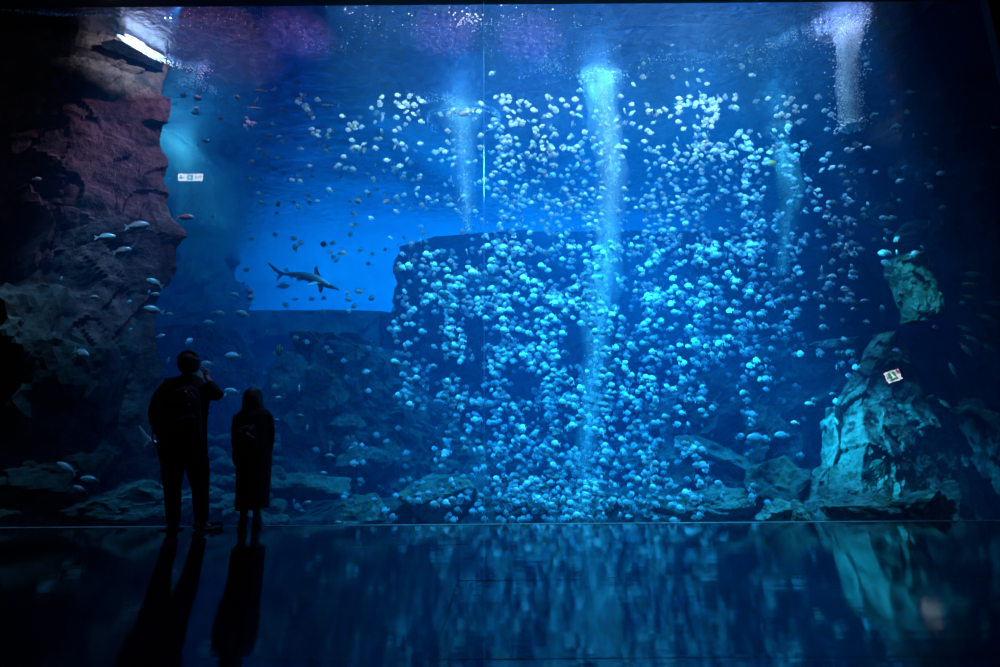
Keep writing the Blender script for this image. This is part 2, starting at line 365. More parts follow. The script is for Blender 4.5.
# boulders: px, py, Y, w, h, label ...
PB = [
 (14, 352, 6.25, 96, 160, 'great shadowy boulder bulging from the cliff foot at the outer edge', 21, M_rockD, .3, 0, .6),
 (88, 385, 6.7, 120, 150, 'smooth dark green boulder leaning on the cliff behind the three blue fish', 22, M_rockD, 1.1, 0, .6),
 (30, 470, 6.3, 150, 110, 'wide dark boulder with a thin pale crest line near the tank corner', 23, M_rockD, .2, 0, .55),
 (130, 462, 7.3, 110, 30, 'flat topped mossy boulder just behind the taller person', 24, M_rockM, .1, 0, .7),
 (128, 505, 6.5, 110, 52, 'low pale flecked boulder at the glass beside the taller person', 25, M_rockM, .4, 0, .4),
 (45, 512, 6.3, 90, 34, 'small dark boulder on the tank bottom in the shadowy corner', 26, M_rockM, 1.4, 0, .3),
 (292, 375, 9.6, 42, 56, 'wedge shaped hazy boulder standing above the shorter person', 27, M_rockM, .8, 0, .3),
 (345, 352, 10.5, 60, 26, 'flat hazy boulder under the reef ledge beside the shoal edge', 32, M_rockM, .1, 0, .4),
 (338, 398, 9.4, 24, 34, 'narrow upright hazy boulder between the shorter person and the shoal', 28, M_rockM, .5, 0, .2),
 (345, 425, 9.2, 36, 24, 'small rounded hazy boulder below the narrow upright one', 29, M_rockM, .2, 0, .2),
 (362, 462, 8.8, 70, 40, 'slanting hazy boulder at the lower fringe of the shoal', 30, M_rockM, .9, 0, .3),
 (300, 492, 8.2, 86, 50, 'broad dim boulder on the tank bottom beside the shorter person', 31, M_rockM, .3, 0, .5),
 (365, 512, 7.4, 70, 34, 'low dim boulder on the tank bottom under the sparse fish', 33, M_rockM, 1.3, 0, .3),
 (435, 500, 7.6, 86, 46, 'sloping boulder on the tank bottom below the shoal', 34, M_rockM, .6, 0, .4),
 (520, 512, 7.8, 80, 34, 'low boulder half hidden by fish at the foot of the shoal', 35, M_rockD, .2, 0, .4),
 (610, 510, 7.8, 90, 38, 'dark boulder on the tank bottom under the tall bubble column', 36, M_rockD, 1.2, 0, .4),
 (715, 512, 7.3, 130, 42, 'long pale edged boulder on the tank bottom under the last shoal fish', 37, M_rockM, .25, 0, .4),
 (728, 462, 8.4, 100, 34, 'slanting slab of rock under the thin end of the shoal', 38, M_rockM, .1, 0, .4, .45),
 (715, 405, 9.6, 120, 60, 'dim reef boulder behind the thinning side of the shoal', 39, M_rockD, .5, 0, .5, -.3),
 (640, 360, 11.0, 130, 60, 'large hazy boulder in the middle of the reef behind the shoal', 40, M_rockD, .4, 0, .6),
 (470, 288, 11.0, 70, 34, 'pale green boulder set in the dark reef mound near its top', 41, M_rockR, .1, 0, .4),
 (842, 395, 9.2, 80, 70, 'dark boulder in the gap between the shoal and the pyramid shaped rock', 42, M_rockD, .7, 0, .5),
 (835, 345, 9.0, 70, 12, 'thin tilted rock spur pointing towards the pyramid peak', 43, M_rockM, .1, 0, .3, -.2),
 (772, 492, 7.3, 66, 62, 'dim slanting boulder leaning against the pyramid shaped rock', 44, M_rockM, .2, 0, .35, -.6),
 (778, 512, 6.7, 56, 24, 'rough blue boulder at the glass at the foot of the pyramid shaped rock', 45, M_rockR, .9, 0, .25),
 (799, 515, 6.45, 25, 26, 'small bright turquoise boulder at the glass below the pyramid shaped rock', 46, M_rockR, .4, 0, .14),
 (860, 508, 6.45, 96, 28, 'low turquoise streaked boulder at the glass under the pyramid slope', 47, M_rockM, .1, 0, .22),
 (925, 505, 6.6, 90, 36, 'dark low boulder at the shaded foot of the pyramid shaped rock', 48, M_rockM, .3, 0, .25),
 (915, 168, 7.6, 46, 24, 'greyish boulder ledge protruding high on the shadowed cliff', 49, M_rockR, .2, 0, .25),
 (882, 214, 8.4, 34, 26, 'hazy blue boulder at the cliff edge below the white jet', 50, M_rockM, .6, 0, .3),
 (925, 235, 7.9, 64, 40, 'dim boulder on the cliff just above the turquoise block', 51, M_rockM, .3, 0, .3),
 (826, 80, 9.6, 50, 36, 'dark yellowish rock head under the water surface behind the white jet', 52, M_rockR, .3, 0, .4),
 (1000, 460, 7.4, 120, 130, 'shadowed boulder beyond the pyramid shaped rock at the tank end', 55, M_rockD, .9, 0, .5),  # its shade is put into the colour by the darkest rock
]
for q in PB:
    pboulder(q[0], q[1], q[2], q[3], q[4], q[5], q[6], q[7], q[8], q[9], q[10], 5 if q[3] * q[4] > 5000 else 4, roll=(q[11] if len(q) > 11 else 0))
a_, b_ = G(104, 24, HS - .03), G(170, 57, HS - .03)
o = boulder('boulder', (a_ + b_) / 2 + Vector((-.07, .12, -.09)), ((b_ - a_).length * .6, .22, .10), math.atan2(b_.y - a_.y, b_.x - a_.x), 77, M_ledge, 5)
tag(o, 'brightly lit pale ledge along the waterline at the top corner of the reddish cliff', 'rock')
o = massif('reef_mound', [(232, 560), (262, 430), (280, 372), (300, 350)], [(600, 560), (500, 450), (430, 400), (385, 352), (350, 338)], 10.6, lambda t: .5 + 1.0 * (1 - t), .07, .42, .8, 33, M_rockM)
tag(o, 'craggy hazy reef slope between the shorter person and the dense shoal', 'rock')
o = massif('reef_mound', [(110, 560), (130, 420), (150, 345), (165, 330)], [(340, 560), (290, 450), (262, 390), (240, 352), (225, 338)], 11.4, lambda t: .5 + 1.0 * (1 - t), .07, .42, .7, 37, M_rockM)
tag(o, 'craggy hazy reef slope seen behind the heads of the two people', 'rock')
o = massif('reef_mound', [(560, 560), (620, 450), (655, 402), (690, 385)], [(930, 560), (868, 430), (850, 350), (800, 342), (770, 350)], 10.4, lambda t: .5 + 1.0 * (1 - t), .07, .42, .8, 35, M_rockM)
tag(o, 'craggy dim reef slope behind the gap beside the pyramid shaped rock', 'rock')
o = massif('rubble_bank', [(240, 560), (262, 512), (290, 500)], [(1000, 560), (940, 512), (880, 500)], 8.0, lambda t: .3 + .5 * (1 - t), .06, .16, .5, 29, M_rockD)
tag(o, 'low dark bank of rock running along the tank bottom under the shoal', 'rock')
# rubble slope seen between and beside the two people
rnd = random.Random(12)
stones = [boulder('rubble_stone', (0, 0, 0), (1, .85, .6), 0, 60 + k, M_rockM, 3) for k in range(4)]
k = 0
for j in range(6):
    for i in range(9):
        px = 168 + i * 13 + rnd.uniform(-5, 5) + j * 1.5; py = 436 + j * 16 + rnd.uniform(-5, 5) + (i - 4) * 1.5
        if px > 285: continue
        Y = 8.6 - j * .33 + rnd.uniform(-.1, .1)
        if k < 4: o = stones[k]
        else: o = stones[k % 4].copy(); col.objects.link(o)
        s = rnd.uniform(.13, .24); o.location = P(px, py, Y); o.scale = (s, s, s)
        o.rotation_euler = (rnd.uniform(-.4, .4), rnd.uniform(-.4, .4), rnd.uniform(0, 6))
        tag(o, 'rounded blue grey stone in the rubble slope behind the two people', 'stone', 'stones of the rubble slope'); k += 1
o = massif('rubble_bank', [(130, 560), (150, 470), (165, 440)], [(330, 560), (300, 500), (262, 440)], 9.1, lambda t: .5 + .6 * (1 - t), .06, .2, .5, 19, M_rockM)
tag(o, 'mossy bank of broken rock under the rubble behind the two people', 'rock')

# ------------------------------------------------------------------ fish
def fish_bm(bm, aspect=.6, thick=.2, ring=8, tail=.26, fork=.5, peduncle=.12, prof=None, fins=True, M=None):
    """unit length along x (nose at +.5), z up"""
    st = prof or [(.5, .05), (.46, .35), (.38, .68), (.25, .93), (.08, 1.0), (-.08, .84), (-.2, .5), (-.28, peduncle / aspect * 1.6), (-.31, peduncle / aspect)]
    h = aspect / 2
    M = M or Matrix()
    def V(x, y, z): return bm.verts.new(M @ Vector((x, y, z)))
    rings = []
    for x, r in st:
        rings.append([V(x, thick / 2 * min(1, r * 1.05) * math.cos(2 * PI * k / ring), h * r * math.sin(2 * PI * k / ring)) for k in range(ring)])
    for a, b in zip(rings, rings[1:]):
        for k in range(ring): bm.faces.new((a[k], a[(k + 1) % ring], b[(k + 1) % ring], b[k]))
    bm.faces.new(rings[0][::-1]); bm.faces.new(rings[-1])
    def fin(pts, t=.008):
        n = len(pts); A = [V(x, t, z) for x, z in pts]; B = [V(x, -t, z) for x, z in pts]
        bm.faces.new(A); bm.faces.new(B[::-1])
        for i in range(n): bm.faces.new((A[i], B[i], B[(i + 1) % n], A[(i + 1) % n]))
    x0 = -.29; tz = tail * .8
    fin([(x0, peduncle / 2), (-.5, tz), (-.5 + .13 * fork, 0)]); fin([(x0, -peduncle / 2), (-.5 + .13 * fork, 0), (-.5, -tz)])
    fin([(x0, peduncle / 2), (-.5 + .13 * fork, 0), (x0, -peduncle / 2)])
    if fins:
        fin([(.28, h * .85), (.15, h * 1.22), (-.12, h * 1.12), (-.24, h * .62), (-.16, h * .5)])
        fin([(.05, -h * .9), (-.1, -h * 1.22), (-.24, -h * .62), (-.16, -h * .5)])
        fin([(.2, -h * .8), (.12, -h * 1.2), (.08, -h * .85)])
        fin([(.16, -h * .15), (.02, -h * .5), (0, -h * .1)], thick * .62)
def fish_mesh(name, mt, **kw):
    bm = bmesh.new(); fish_bm(bm, **kw); bmesh.ops.recalc_face_normals(bm, faces=bm.faces)
    me = bpy.data.meshes.new(name); bm.to_mesh(me); bm.free(); me.materials.append(mt)
    for p in me.polygons: p.use_smooth = len(p.vertices) == 4
    return me
def vary(mt, island):
    nt = mt.node_tree; b = next(n for n in nt.nodes if n.type == 'BSDF_PRINCIPLED'); inp = b.inputs['Base Color']
    src = nt.nodes.new('ShaderNodeNewGeometry').outputs['Random Per Island'] if island else nt.nodes.new('ShaderNodeObjectInfo').outputs['Random']
    mr = nt.nodes.new('ShaderNodeMapRange'); mr.inputs['To Min'].default_value = .38; mr.inputs['To Max'].default_value = 1.25; nt.links.new(src, mr.inputs['Value'])
    mm = N(nt, 'ShaderNodeMixRGB', blend_type='MULTIPLY'); mm.inputs[0].default_value = 1
    if inp.is_linked: nt.links.new(inp.links[0].from_socket, mm.inputs[1])
    else: mm.inputs[1].default_value = inp.default_value
    nt.links.new(mr.outputs[0], mm.inputs[2]); nt.links.new(mm.outputs[0], inp); return mt
M_shoal = fish_mat('shoal_fish_skin', (.42, .52, .58), (.74, .80, .84), rough=.45)
vary(M_shoal, False)
M_pink = fish_mat('pink_fish_skin', (.62, .26, .30), (.85, .82, .84), .02)
M_blue = fish_mat('blue_fish_skin', (.35, .50, .60), (.80, .85, .88), .03)
M_jack = fish_mat('jack_skin', (.10, .14, .10), (.45, .50, .38), -.04)
M_wrasse = fish_mat('slender_skin', (.45, .25, .25), (.65, .5, .5))
M_dark_f = fish_mat('dark_fish_skin', (.10, .10, .12), (.25, .25, .28))
M_yel = fish_mat('yellow_skin', (.75, .55, .05), (.80, .70, .25))
M_band = fish_mat('banded_skin', (.85, .75, .12), (.9, .85, .5), stripe=((.01, .01, .01), 26.0))
M_white = fish_mat('white_skin', (.95, .95, .95), (.98, .98, .98))
ME = {
 'round': fish_mesh('shoal_fish', M_shoal, aspect=.68, thick=.2, tail=.33),
 'pink': fish_mesh('pink_snapper', M_pink, aspect=.42, thick=.18, ring=12, tail=.2),
 'blue': fish_mesh('blue_snapper', M_blue, aspect=.38, thick=.17, ring=12, tail=.2, peduncle=.07),
 'fusilier': fish_mesh('fusilier', M_blue, aspect=.3, thick=.16, ring=12, tail=.19, fork=.9, peduncle=.05),
 'jack': fish_mesh('jack_fish', M_jack, aspect=.27, thick=.15, ring=12, tail=.17, fork=1, peduncle=.04),
 'slender': fish_mesh('slender_wrasse', M_wrasse, aspect=.2, thick=.13, ring=10, tail=.1, fork=.1, peduncle=.08),
 'dark': fish_mesh('dark_damselfish', M_dark_f, aspect=.5, thick=.18, ring=10),
 'yellow': fish_mesh('yellow_fish', M_yel, aspect=.36, thick=.18, ring=12, tail=.18),
 'band': fish_mesh('banded_fish', M_band, aspect=.95, thick=.16, ring=12, tail=.22),
 'white': fish_mesh('white_fish', M_white, aspect=.55, thick=.2, ring=10, tail=.24),
 'pale': fish_mesh('pale_fish', M_shoal, aspect=.46, thick=.2, ring=10, tail=.2),
}
NAMES = {k: v.name for k, v in ME.items()}
def fish(kind, px, py, lpx, Y, yaw, pitch, label, group=None):
    if px < 180 and Y < 6.75: Y = 5.93 + (Y - 6.3) * .35
    me = ME[kind]; o = bpy.data.objects.new(NAMES[kind], me); col.objects.link(o)
    L = lpx / S(px, py, Y); o.location = P(px, py, Y); o.scale = (L, L, L)
    o.rotation_euler = Euler((random.uniform(-.08, .08), -math.radians(pitch), math.radians(yaw)), 'XYZ')
    tag(o, label, 'fish', group); return o
# (kind, px, py, length px, depth, yaw (0 = heading +x), pitch, label)
SP = [
 ('pink', 137, 226, 23, 6.3, 12, 12, 'largest pinkish silver fish in front of the cliff edge, head towards the open water'),
 ('blue', 105, 237, 19, 6.3, 15, 10, 'slim silver blue fish just behind the largest pinkish one'),
 ('pink', 122, 251, 18, 6.3, 12, 18, 'pink tailed fish lowest of the three before the cliff'),
 ('pink', 185, 217, 16, 6.6, 10, 3, 'small pink backed fish below the lit exit sign reflection'),
 ('blue', 155, 283, 18, 6.5, 190, 24, 'white bellied fish nosing up at the cliff, highest of its cluster'.replace('nosing up', 'tilted')),
 ('blue', 149, 292, 12, 6.6, 120, 20, 'short round blue fish overlapping a pink one'),
 ('pink', 155, 294, 9, 6.7, 20, 0, 'tiny pink fish overlapped by a blue one'),
 ('blue', 154, 310, 20, 6.5, 190, 12, 'long pale blue fish lowest beside the cliff, head turned to the rock'),
 ('pale', 170, 314, 8, 6.8, 180, 0, 'small turquoise fish at the tail of the long pale blue one'),
 ('pink', 218, 313, 13, 7.5, 10, -5, 'pink fish swimming over the low reef ledge'),
 ('pale', 243, 314, 15, 7.3, 185, 12, 'bright white fish swimming over the reef ledge below the shark tail'),
 ('pale', 236, 295, 10, 8.5, 200, 15, 'greenish fish just above the bright white one'),
 ('pale', 209, 323, 13, 7.9, 175, 0, 'greenish pair like fish left of the bright white one'.replace(' left of', ' below').replace(' pair like', '')),
 ('blue', 81, 353, 23, 6.3, -15, -20, 'single big blue grey fish before the dark green boulder, tail raised'),
 ('pink', 160, 336, 9, 7.0, 20, 20, 'small bright pink fish above the head height of the taller person'),
 ('white', 189, 341, 9, 7.2, 60, 40, 'small white fish just above the hair of the taller person'),
 ('pale', 168, 361, 10, 7.2, 110, 60, 'greenish fish beside the head of the taller person'),
 ('pale', 158, 352, 6, 7.6, 150, 0, 'tiny blue fish beside the head of the taller person'),
 ('blue', 123, 384, 11, 7.0, 60, 40, 'small blue fish swimming steeply upward over the reef'),
 ('blue', 147, 403, 10, 7.0, 70, 50, 'small blue fish at the left shoulder of the taller person'.replace('left ', '')),
 ('pale', 233, 356, 17, 6.8, 183, 0, 'white bellied fish between and above the two heads'),
 ('pink', 207, 364, 16, 7.0, 182, -5, 'reddish fish partly hidden by the raised hand of the taller person'),
 ('blue', 232, 391, 16, 6.8, 185, 6, 'pale fish between the raised elbow and the head of the shorter person'),
 ('fusilier', 67, 468, 23, 6.3, 188, 28, 'largest of three bright blue fish over the dark corner boulder'),
 ('fusilier', 90, 479, 20, 6.3, 184, 4, 'bright blue fish nearest the people among the three over the corner boulder'),
 ('fusilier', 81, 489, 16, 6.3, 186, 20, 'smallest and lowest of three bright blue fish over the corner boulder'),
 ('pale', 37, 179, 9, 6.4, 10, 5, 'lone small blue fish high before the dark cliff'),
 ('pale', 61, 279, 9, 6.4, 120, 40, 'lone small blue fish before the dark cliff, head up'),
 ('pale', 95, 297, 9, 6.5, 185, 0, 'lone small blue fish before the dark cliff, level with the long pale one'),
 ('pale', 129, 303, 8, 6.5, 60, 60, 'small thin fish standing upright beside the cliff'),
 ('pale', 130, 331, 8, 6.6, 70, 60, 'small thin fish above the hazy reef beside the cliff foot'),
 ('slender', 260, 91, 15, 7.4, 178, 3, 'slender pale fish just under the water surface, the longest there'),
 ('slender', 254, 108, 12, 7.4, 20, 8, 'slender dark fish under the water surface at the shoal edge'),
 ('slender', 301, 98, 13, 7.4, 10, 12, 'slender pinkish fish under the water surface, rising slightly'),
 ('slender', 285, 112, 13, 7.5, 180, 0, 'slender pinkish fish level among the upper shoal'),
 ('slender', 288, 140, 11, 7.6, 8, 0, 'slender dark fish lowest of its kind in the upper shoal'),
 ('slender', 327, 105, 12, 7.5, 190, -5, 'slender pinkish fish beside whitish shoal fish'),
 ('slender', 274, 89, 9, 7.4, 60, 50, 'slender white fish tilted steeply under the surface'),
 ('pink', 297, 83, 10, 7.2, 185, 0, 'orange pink fish highest above the upper shoal'),
 ('dark', 466, 112, 18, 7.0, 170, -8, 'dark slim fish crossing the foamy top of the smaller bubble column'),
 ('dark', 171, 81, 8, 7.6, 10, 0, 'small dark fish against the cyan glow by the cliff'),
 ('dark', 197, 85, 8, 7.6, 15, 8, 'small dark fish under the foam dots beside the cliff'),
 ('dark', 184, 96, 9, 7.6, 180, 0, 'small dark fish facing the cliff in the cyan glow'),
 ('dark', 198, 99, 8, 7.6, 10, 15, 'small dark fish heading from the cyan glow to the shoal'),
 ('dark', 166, 101, 9, 7.6, 5, -5, 'small dark fish touching the cliff outline'),
 ('dark', 196, 113, 9, 7.6, 200, 0, 'small dark fish lowest of the group under the foam dots'),
 ('dark', 206, 141, 8, 7.8, 10, 0, 'small dark fish before the pale streak of the cyan glow'),
 ('dark', 455, 281, 12, 8.6, 20, 14, 'dim grey fish in the open water past the shark nose'),
 ('pale', 295, 299, 7, 10.0, 30, 20, 'dim grey fish directly below the shark'),
 ('pale', 283, 286, 13, 10.6, 5, 5, 'dim slim fish under the shark tail'),
 ('band', 280, 350, 12, 7.4, 150, -20, 'yellow fish with black bands beside the wedge shaped boulder'),
 ('yellow', 770, 163, 16, 7.4, 12, 10, 'bright yellow fish at the top of the cyan bubble plume'),
 ('pink', 385, 202, 7, 7.2, 60, 40, 'tiny magenta fish in the middle of the upper shoal'),
 ('pink', 495, 172, 7, 7.2, 20, 0, 'tiny magenta fish beside the acrylic joint'),
 ('white', 795, 423, 8, 6.2, 150, 10, 'brightest white fish alone in the dark gap by the pyramid shaped rock'),
 ('pale', 757, 438, 21, 7.0, 182, 0, 'large silver green fish below the brightest white fish'),
 ('pale', 736, 108, 13, 7.2, 35, 25, 'larger pale green fish among the upper shoal'),
 ('jack', 971, 274, 19, 6.5, 345, -12, 'olive jack topmost of the fish at the shadowed cliff'),
 ('jack', 971, 285, 20, 6.4, 185, 2, 'olive jack with the brightest yellow outline at the shadowed cliff'),
 ('jack', 969, 297, 16, 6.5, 345, -25, 'olive jack below the brightest outlined one'),
 ('jack', 994, 303, 16, 6.6, 345, -15, 'olive jack outermost of the upper five at the shadowed cliff'),
 ('jack', 986, 317, 18, 6.5, 345, -30, 'olive jack diving lowest of the upper five'),
 ('jack', 965, 328, 14, 6.6, 345, -30, 'faint olive jack above the lower jack cluster'),
 ('jack', 972, 339, 18, 6.5, 345, -42, 'olive jack at the top of the lower steeply diving cluster'),
 ('jack', 989, 347, 16, 6.5, 345, -40, 'olive jack outermost in the lower diving cluster'),
 ('jack', 966, 349, 18, 6.5, 345, -60, 'olive jack lowest in the diving cluster'),
 ('jack', 953, 370, 17, 6.6, 90, 70, 'faint jack hanging nearly upright beside the pyramid rock'),
 ('jack', 944, 403, 15, 6.6, 345, -45, 'faint jack low against the shaded side of the pyramid rock'),
 ('jack', 930, 397, 13, 6.6, 20, 10, 'faint greenish fish close to the shaded side of the pyramid rock'),
 ('pale', 911, 92, 9, 6.7, 175, 0, 'blue fish highest against the shadowed cliff'),
 ('pale', 928, 184, 7, 6.7, 170, 0, 'bright blue fish before the greyish boulder ledge'),
 ('pale', 942, 208, 12, 6.7, 10, 12, 'longer dim blue fish before the shadowed cliff'),
 ('pale', 995, 127, 8, 6.6, 180, 0, 'blue fish farthest out before the shadowed cliff'),
 ('pale', 937, 149, 8, 6.7, 190, 10, 'dim blue fish above the greyish boulder ledge'),
 ('pale', 926, 134, 6, 6.7, 180, 0, 'tiny blue fish just above the dim one on the shadowed cliff'),
 ('pale', 936, 327, 8, 6.5, 190, 0, 'bright blue fish just under the upright turquoise block'),
 ('pale', 963, 303, 7, 6.5, 180, 5, 'tiny blue fish between the jacks and the turquoise block'),
 ('pale', 932, 310, 10, 6.5, 15, 15, 'blue fish crossing the lower corner of the turquoise block'),
 ('pale', 865, 301, 10, 6.8, 175, -5, 'blue fish alone below the shoal end near the turquoise block'),
 ('pale', 855, 309, 8, 6.8, 170, 0, 'blue fish alone above the pyramid rock slope'),
 ('pale', 810, 404, 10, 6.5, 178, 10, 'blue fish nearest to the pyramid rock slope'),
 ('pale', 782, 435, 15, 7.2, 180, 0, 'pair sized blue fish just under the brightest white fish'),
 ('pale', 833, 394, 7, 6.6, 175, 0, 'tiny blue fish touching the pyramid rock outline'),
 ('pale', 279, 398, 9, 6.6, 182, -2, 'turquoise fish level with the shoulder of the shorter person'),
 ('pale', 301, 416, 9, 6.6, 178, 3, 'bright turquoise fish alone near the elbow of the shorter person'),
 ('pale', 277, 420, 7, 6.7, 182, 0, 'turquoise fish half hidden by the sleeve of the shorter person'),
 ('pale', 307, 428, 8, 6.7, 100, 60, 'turquoise fish hanging upright below the bright lone one'),
 ('pale', 330, 456, 11, 6.4, 182, -4, 'large turquoise fish alone low beside the shorter person'),
 ('pale', 324, 473, 8, 6.6, 178, 0, 'turquoise fish just below the large lone one'),
 ('pale', 299, 389, 12, 7.0, 115, 50, 'slim dim fish hanging diagonally near the wedge shaped boulder'),
 ('pale', 307, 503, 9, 6.3, 15, 8, 'bright fish near the tank bottom beside the shorter person'),
 ('pale', 302, 511, 7, 6.5, 170, 0, 'small fish nearly on the tank bottom beside the shorter person'),
 ('pale', 339, 523, 10, 6.1, 180, 5, 'flat bright fish lying along the window foot'),
]
for s in SP: fish(*s)

# the shoal: counts per 50 px cell, x from 200, y from 50
D = [[0,1,0,0,0,1,1,2,4,7,13,8,3,1,0],
     [6,10,14,14,14,12,21,15,14,17,25,16,12,6,3],
     [3,9,13,14,15,16,25,25,20,25,27,24,14,12,4],
     [2,6,9,11,13,19,29,29,22,29,30,28,20,12,3],
     [1,4,4,7,21,27,31,31,24,31,30,24,17,5,1],
     [1,3,4,8,21,27,31,31,26,31,28,22,12,2,0],
     [1,1,5,9,21,29,33,31,28,26,16,14,7,0,0],
     [0,0,3,6,15,23,29,31,30,22,18,10,3,0,0],
     [0,0,3,8,15,19,31,33,30,28,16,5,0,0,0],
     [0,0,1,3,5,9,19,20,17,12,5,0,0,0,0]]
rnd = random.Random(99); F_all = []
for j, row in enumerate(D):
    for i, n in enumerate(row):
        h = 50 if j < 9 else 22
        tries = 0; got = 0; n = n * (3.3 if n > 20 else 1.9 if n > 13 else 1.15)
        while got < n and tries < 700:
            tries += 1
            px = 200 + i * 50 + rnd.uniform(-6, 56); py = 50 + j * 50 + rnd.uniform(-5, h + 5)
            if py > 521: continue
            if noise.noise(Vector((px / 31.7, py / 27.3, 3.37))) + rnd.uniform(-.3, .3) < -.28: continue
            got += 1
            Y = 6.55 + 4.3 * rnd.random() ** 1.1
            if py < 240: Y = 6.9 + 3.2 * rnd.random()
            if rnd.random() < .12: Y += rnd.uniform(0, 2.2)
            if px > 815: Y = rnd.uniform(6.4, 7.15)
            if py > 478: Y = rnd.uniform(6.45, 7.6)
            p = P(px, py, Y)
            if p.z > HS - .15: Y = 6.9; p = P(px, py, Y)
            L = rnd.uniform(.092, .128) * (1.0 if py > 240 else .88)
            u = rnd.random()
            yaw = 180 + rnd.gauss(0, 26) if u < .66 else (rnd.gauss(0, 30) if u < .82 else rnd.uniform(0, 360))
            pitch = rnd.gauss(0, 14)
            F_all.append((L / Y, p, L, yaw, pitch, px, py))
F_all.sort(key=lambda a: -a[0])
for _, p, L, yaw, pitch, px, py in F_all[:300]:
    o = bpy.data.objects.new('shoal_fish', ME['round']); col.objects.link(o)
    o.location = p; o.scale = (L, L, L); o.rotation_euler = Euler((rnd.gauss(0, .15), -math.radians(pitch), math.radians(yaw)), 'XYZ')
    tag(o, 'small rounded pale blue fish swimming nearest the glass in the dense shoal', 'fish', 'nearest fish of the dense shoal')
low = [(.5, .08), (.4, .66), (.18, 1.0), (-.08, .84), (-.3, .2)]
bm = bmesh.new()
for _, p, L, yaw, pitch, px, py in F_all[300:]:
    R = Matrix.Translation(p) @ Euler((rnd.gauss(0, .15), -math.radians(pitch), math.radians(yaw)), 'XYZ').to_matrix().to_4x4() @ Matrix.Scale(L, 4)
    fish_bm(bm, aspect=.68, thick=.2, tail=.33, ring=6, prof=low, M=R)
mt_far = vary(plain('shoal_mass_skin', (.44, .55, .60), .5), True)
o = obj('fish_shoal', bm, mt_far); tag(o, 'dense swirling shoal of countless small pale fish filling the middle of the tank', 'fish', kind='stuff')


# ------------------------------------------------------------------ sharks
def loft(bm, st, n=16):
    rings = []
    for c, hy, hz in st:
        rings.append([bm.verts.new((c[0], c[1] + hy * math.cos(2 * PI * k / n), c[2] + hz * math.sin(2 * PI * k / n))) for k in range(n)])
    for a, b in zip(rings, rings[1:]):
        for k in range(n): bm.faces.new((a[k], a[(k + 1) % n], b[(k + 1) % n], b[k]))
    bm.faces.new(rings[0][::-1]); bm.faces.new(rings[-1])
def slab(bm, pts, off):
    """pts 3-D outline, thickened by off"""
    off = Vector(off); A = [bm.verts.new(Vector(p) + off) for p in pts]; B = [bm.verts.new(Vector(p) - off) for p in pts]; n = len(pts)
    bm.faces.new(A); bm.faces.new(B[::-1])
    for i in range(n): bm.faces.new((A[i], B[i], B[(i + 1) % n], A[(i + 1) % n]))
def shark(name, loc, L, rot, mt, label, hammer=True):
    bm = bmesh.new()
    # spine, x forward; z sags towards the nose
    st = [((.50, 0, -.145), .012, .008), ((.47, 0, -.135), .035, .022), ((.42, 0, -.118), .048, .036), ((.34, 0, -.085), .055, .050), ((.24, 0, -.045), .060, .060),
          ((.12, 0, -.008), .058, .062), ((0, 0, .018), .048, .052), ((-.12, 0, .030), .034, .036), ((-.22, 0, .036), .022, .022), ((-.28, 0, .040), .014, .016), ((-.31, 0, .046), .008, .014)]
    loft(bm, st)
    t = .006
    slab(bm, [(-.25, 0, .05), (-.36, 0, .10), (-.49, 0, .19), (-.515, 0, .205), (-.50, 0, .165), (-.40, 0, .07), (-.335, 0, .035), (-.36, 0, -.05), (-.345, 0, -.06), (-.31, 0, -.02), (-.27, 0, .025)], (0, t, 0))
    slab(bm, [(.25, 0, .0), (.165, 0, .05), (.155, 0, .12), (.172, 0, .155), (.192, 0, .15), (.215, 0, .09), (.275, 0, -.005)], (0, t, 0))
    slab(bm, [(-.10, 0, .05), (-.15, 0, .072), (-.145, 0, .055), (-.17, 0, .05), (-.12, 0, .04)], (0, t, 0))
    slab(bm, [(-.12, 0, .01), (-.155, 0, -.035), (-.16, 0, 0)], (0, t, 0)); slab(bm, [(-.02, 0, -.02), (-.07, 0, -.07), (-.07, 0, -.02)], (0, t, 0))
    for s in (-1, 1):
        slab(bm, [(.30, .04 * s, -.09), (.24, .14 * s, -.145), (.19, .19 * s, -.165), (.18, .15 * s, -.14), (.21, .04 * s, -.07)], (0, 0, t))
        slab(bm, [(.0, .035 * s, -.01), (-.05, .07 * s, -.04), (-.07, .06 * s, -.035), (-.05, .03 * s, 0)], (0, 0, t))
    if hammer:
        for s in (-1, 1):
            slab(bm, [(.50, 0, -.143), (.495, .06 * s, -.14), (.475, .115 * s, -.135), (.455, .118 * s, -.13), (.445, .05 * s, -.125), (.43, 0, -.122)], (0, 0, .011))
            ball(bm, Vector((.465, .117 * s, -.133)), .014, .012, .012, 2)
    for v in bm.verts: v.co *= L
    o = fuse(name, bm, mt, None, L * .0055, 2)
    o.location = loc; o.rotation_euler = rot
    return tag(o, label, 'shark')
M_shark = fish_mat('shark_skin', (.10, .11, .13), (.42, .44, .46), -.06, .5)
YS = 8.8; c = P(302, 277, YS)
shark('hammerhead_shark', c, 76 / S(302, 277, YS), (0, math.radians(4), math.radians(-8)), M_shark, 'dark grey hammerhead shark gliding in the open blue water above the reef ledge')
M_sh2 = fish_mat('pale_shark_skin', (.45, .52, .56), (.75, .8, .82), 0, .45)
YS = 5.98; Ls = 74 / S(170, 450, YS)
shark('reef_shark', P(171, 449, YS), Ls, (0, math.radians(14), math.radians(6)), M_sh2, 'pale blue shark mostly hidden behind the taller person, only its tail showing', False)

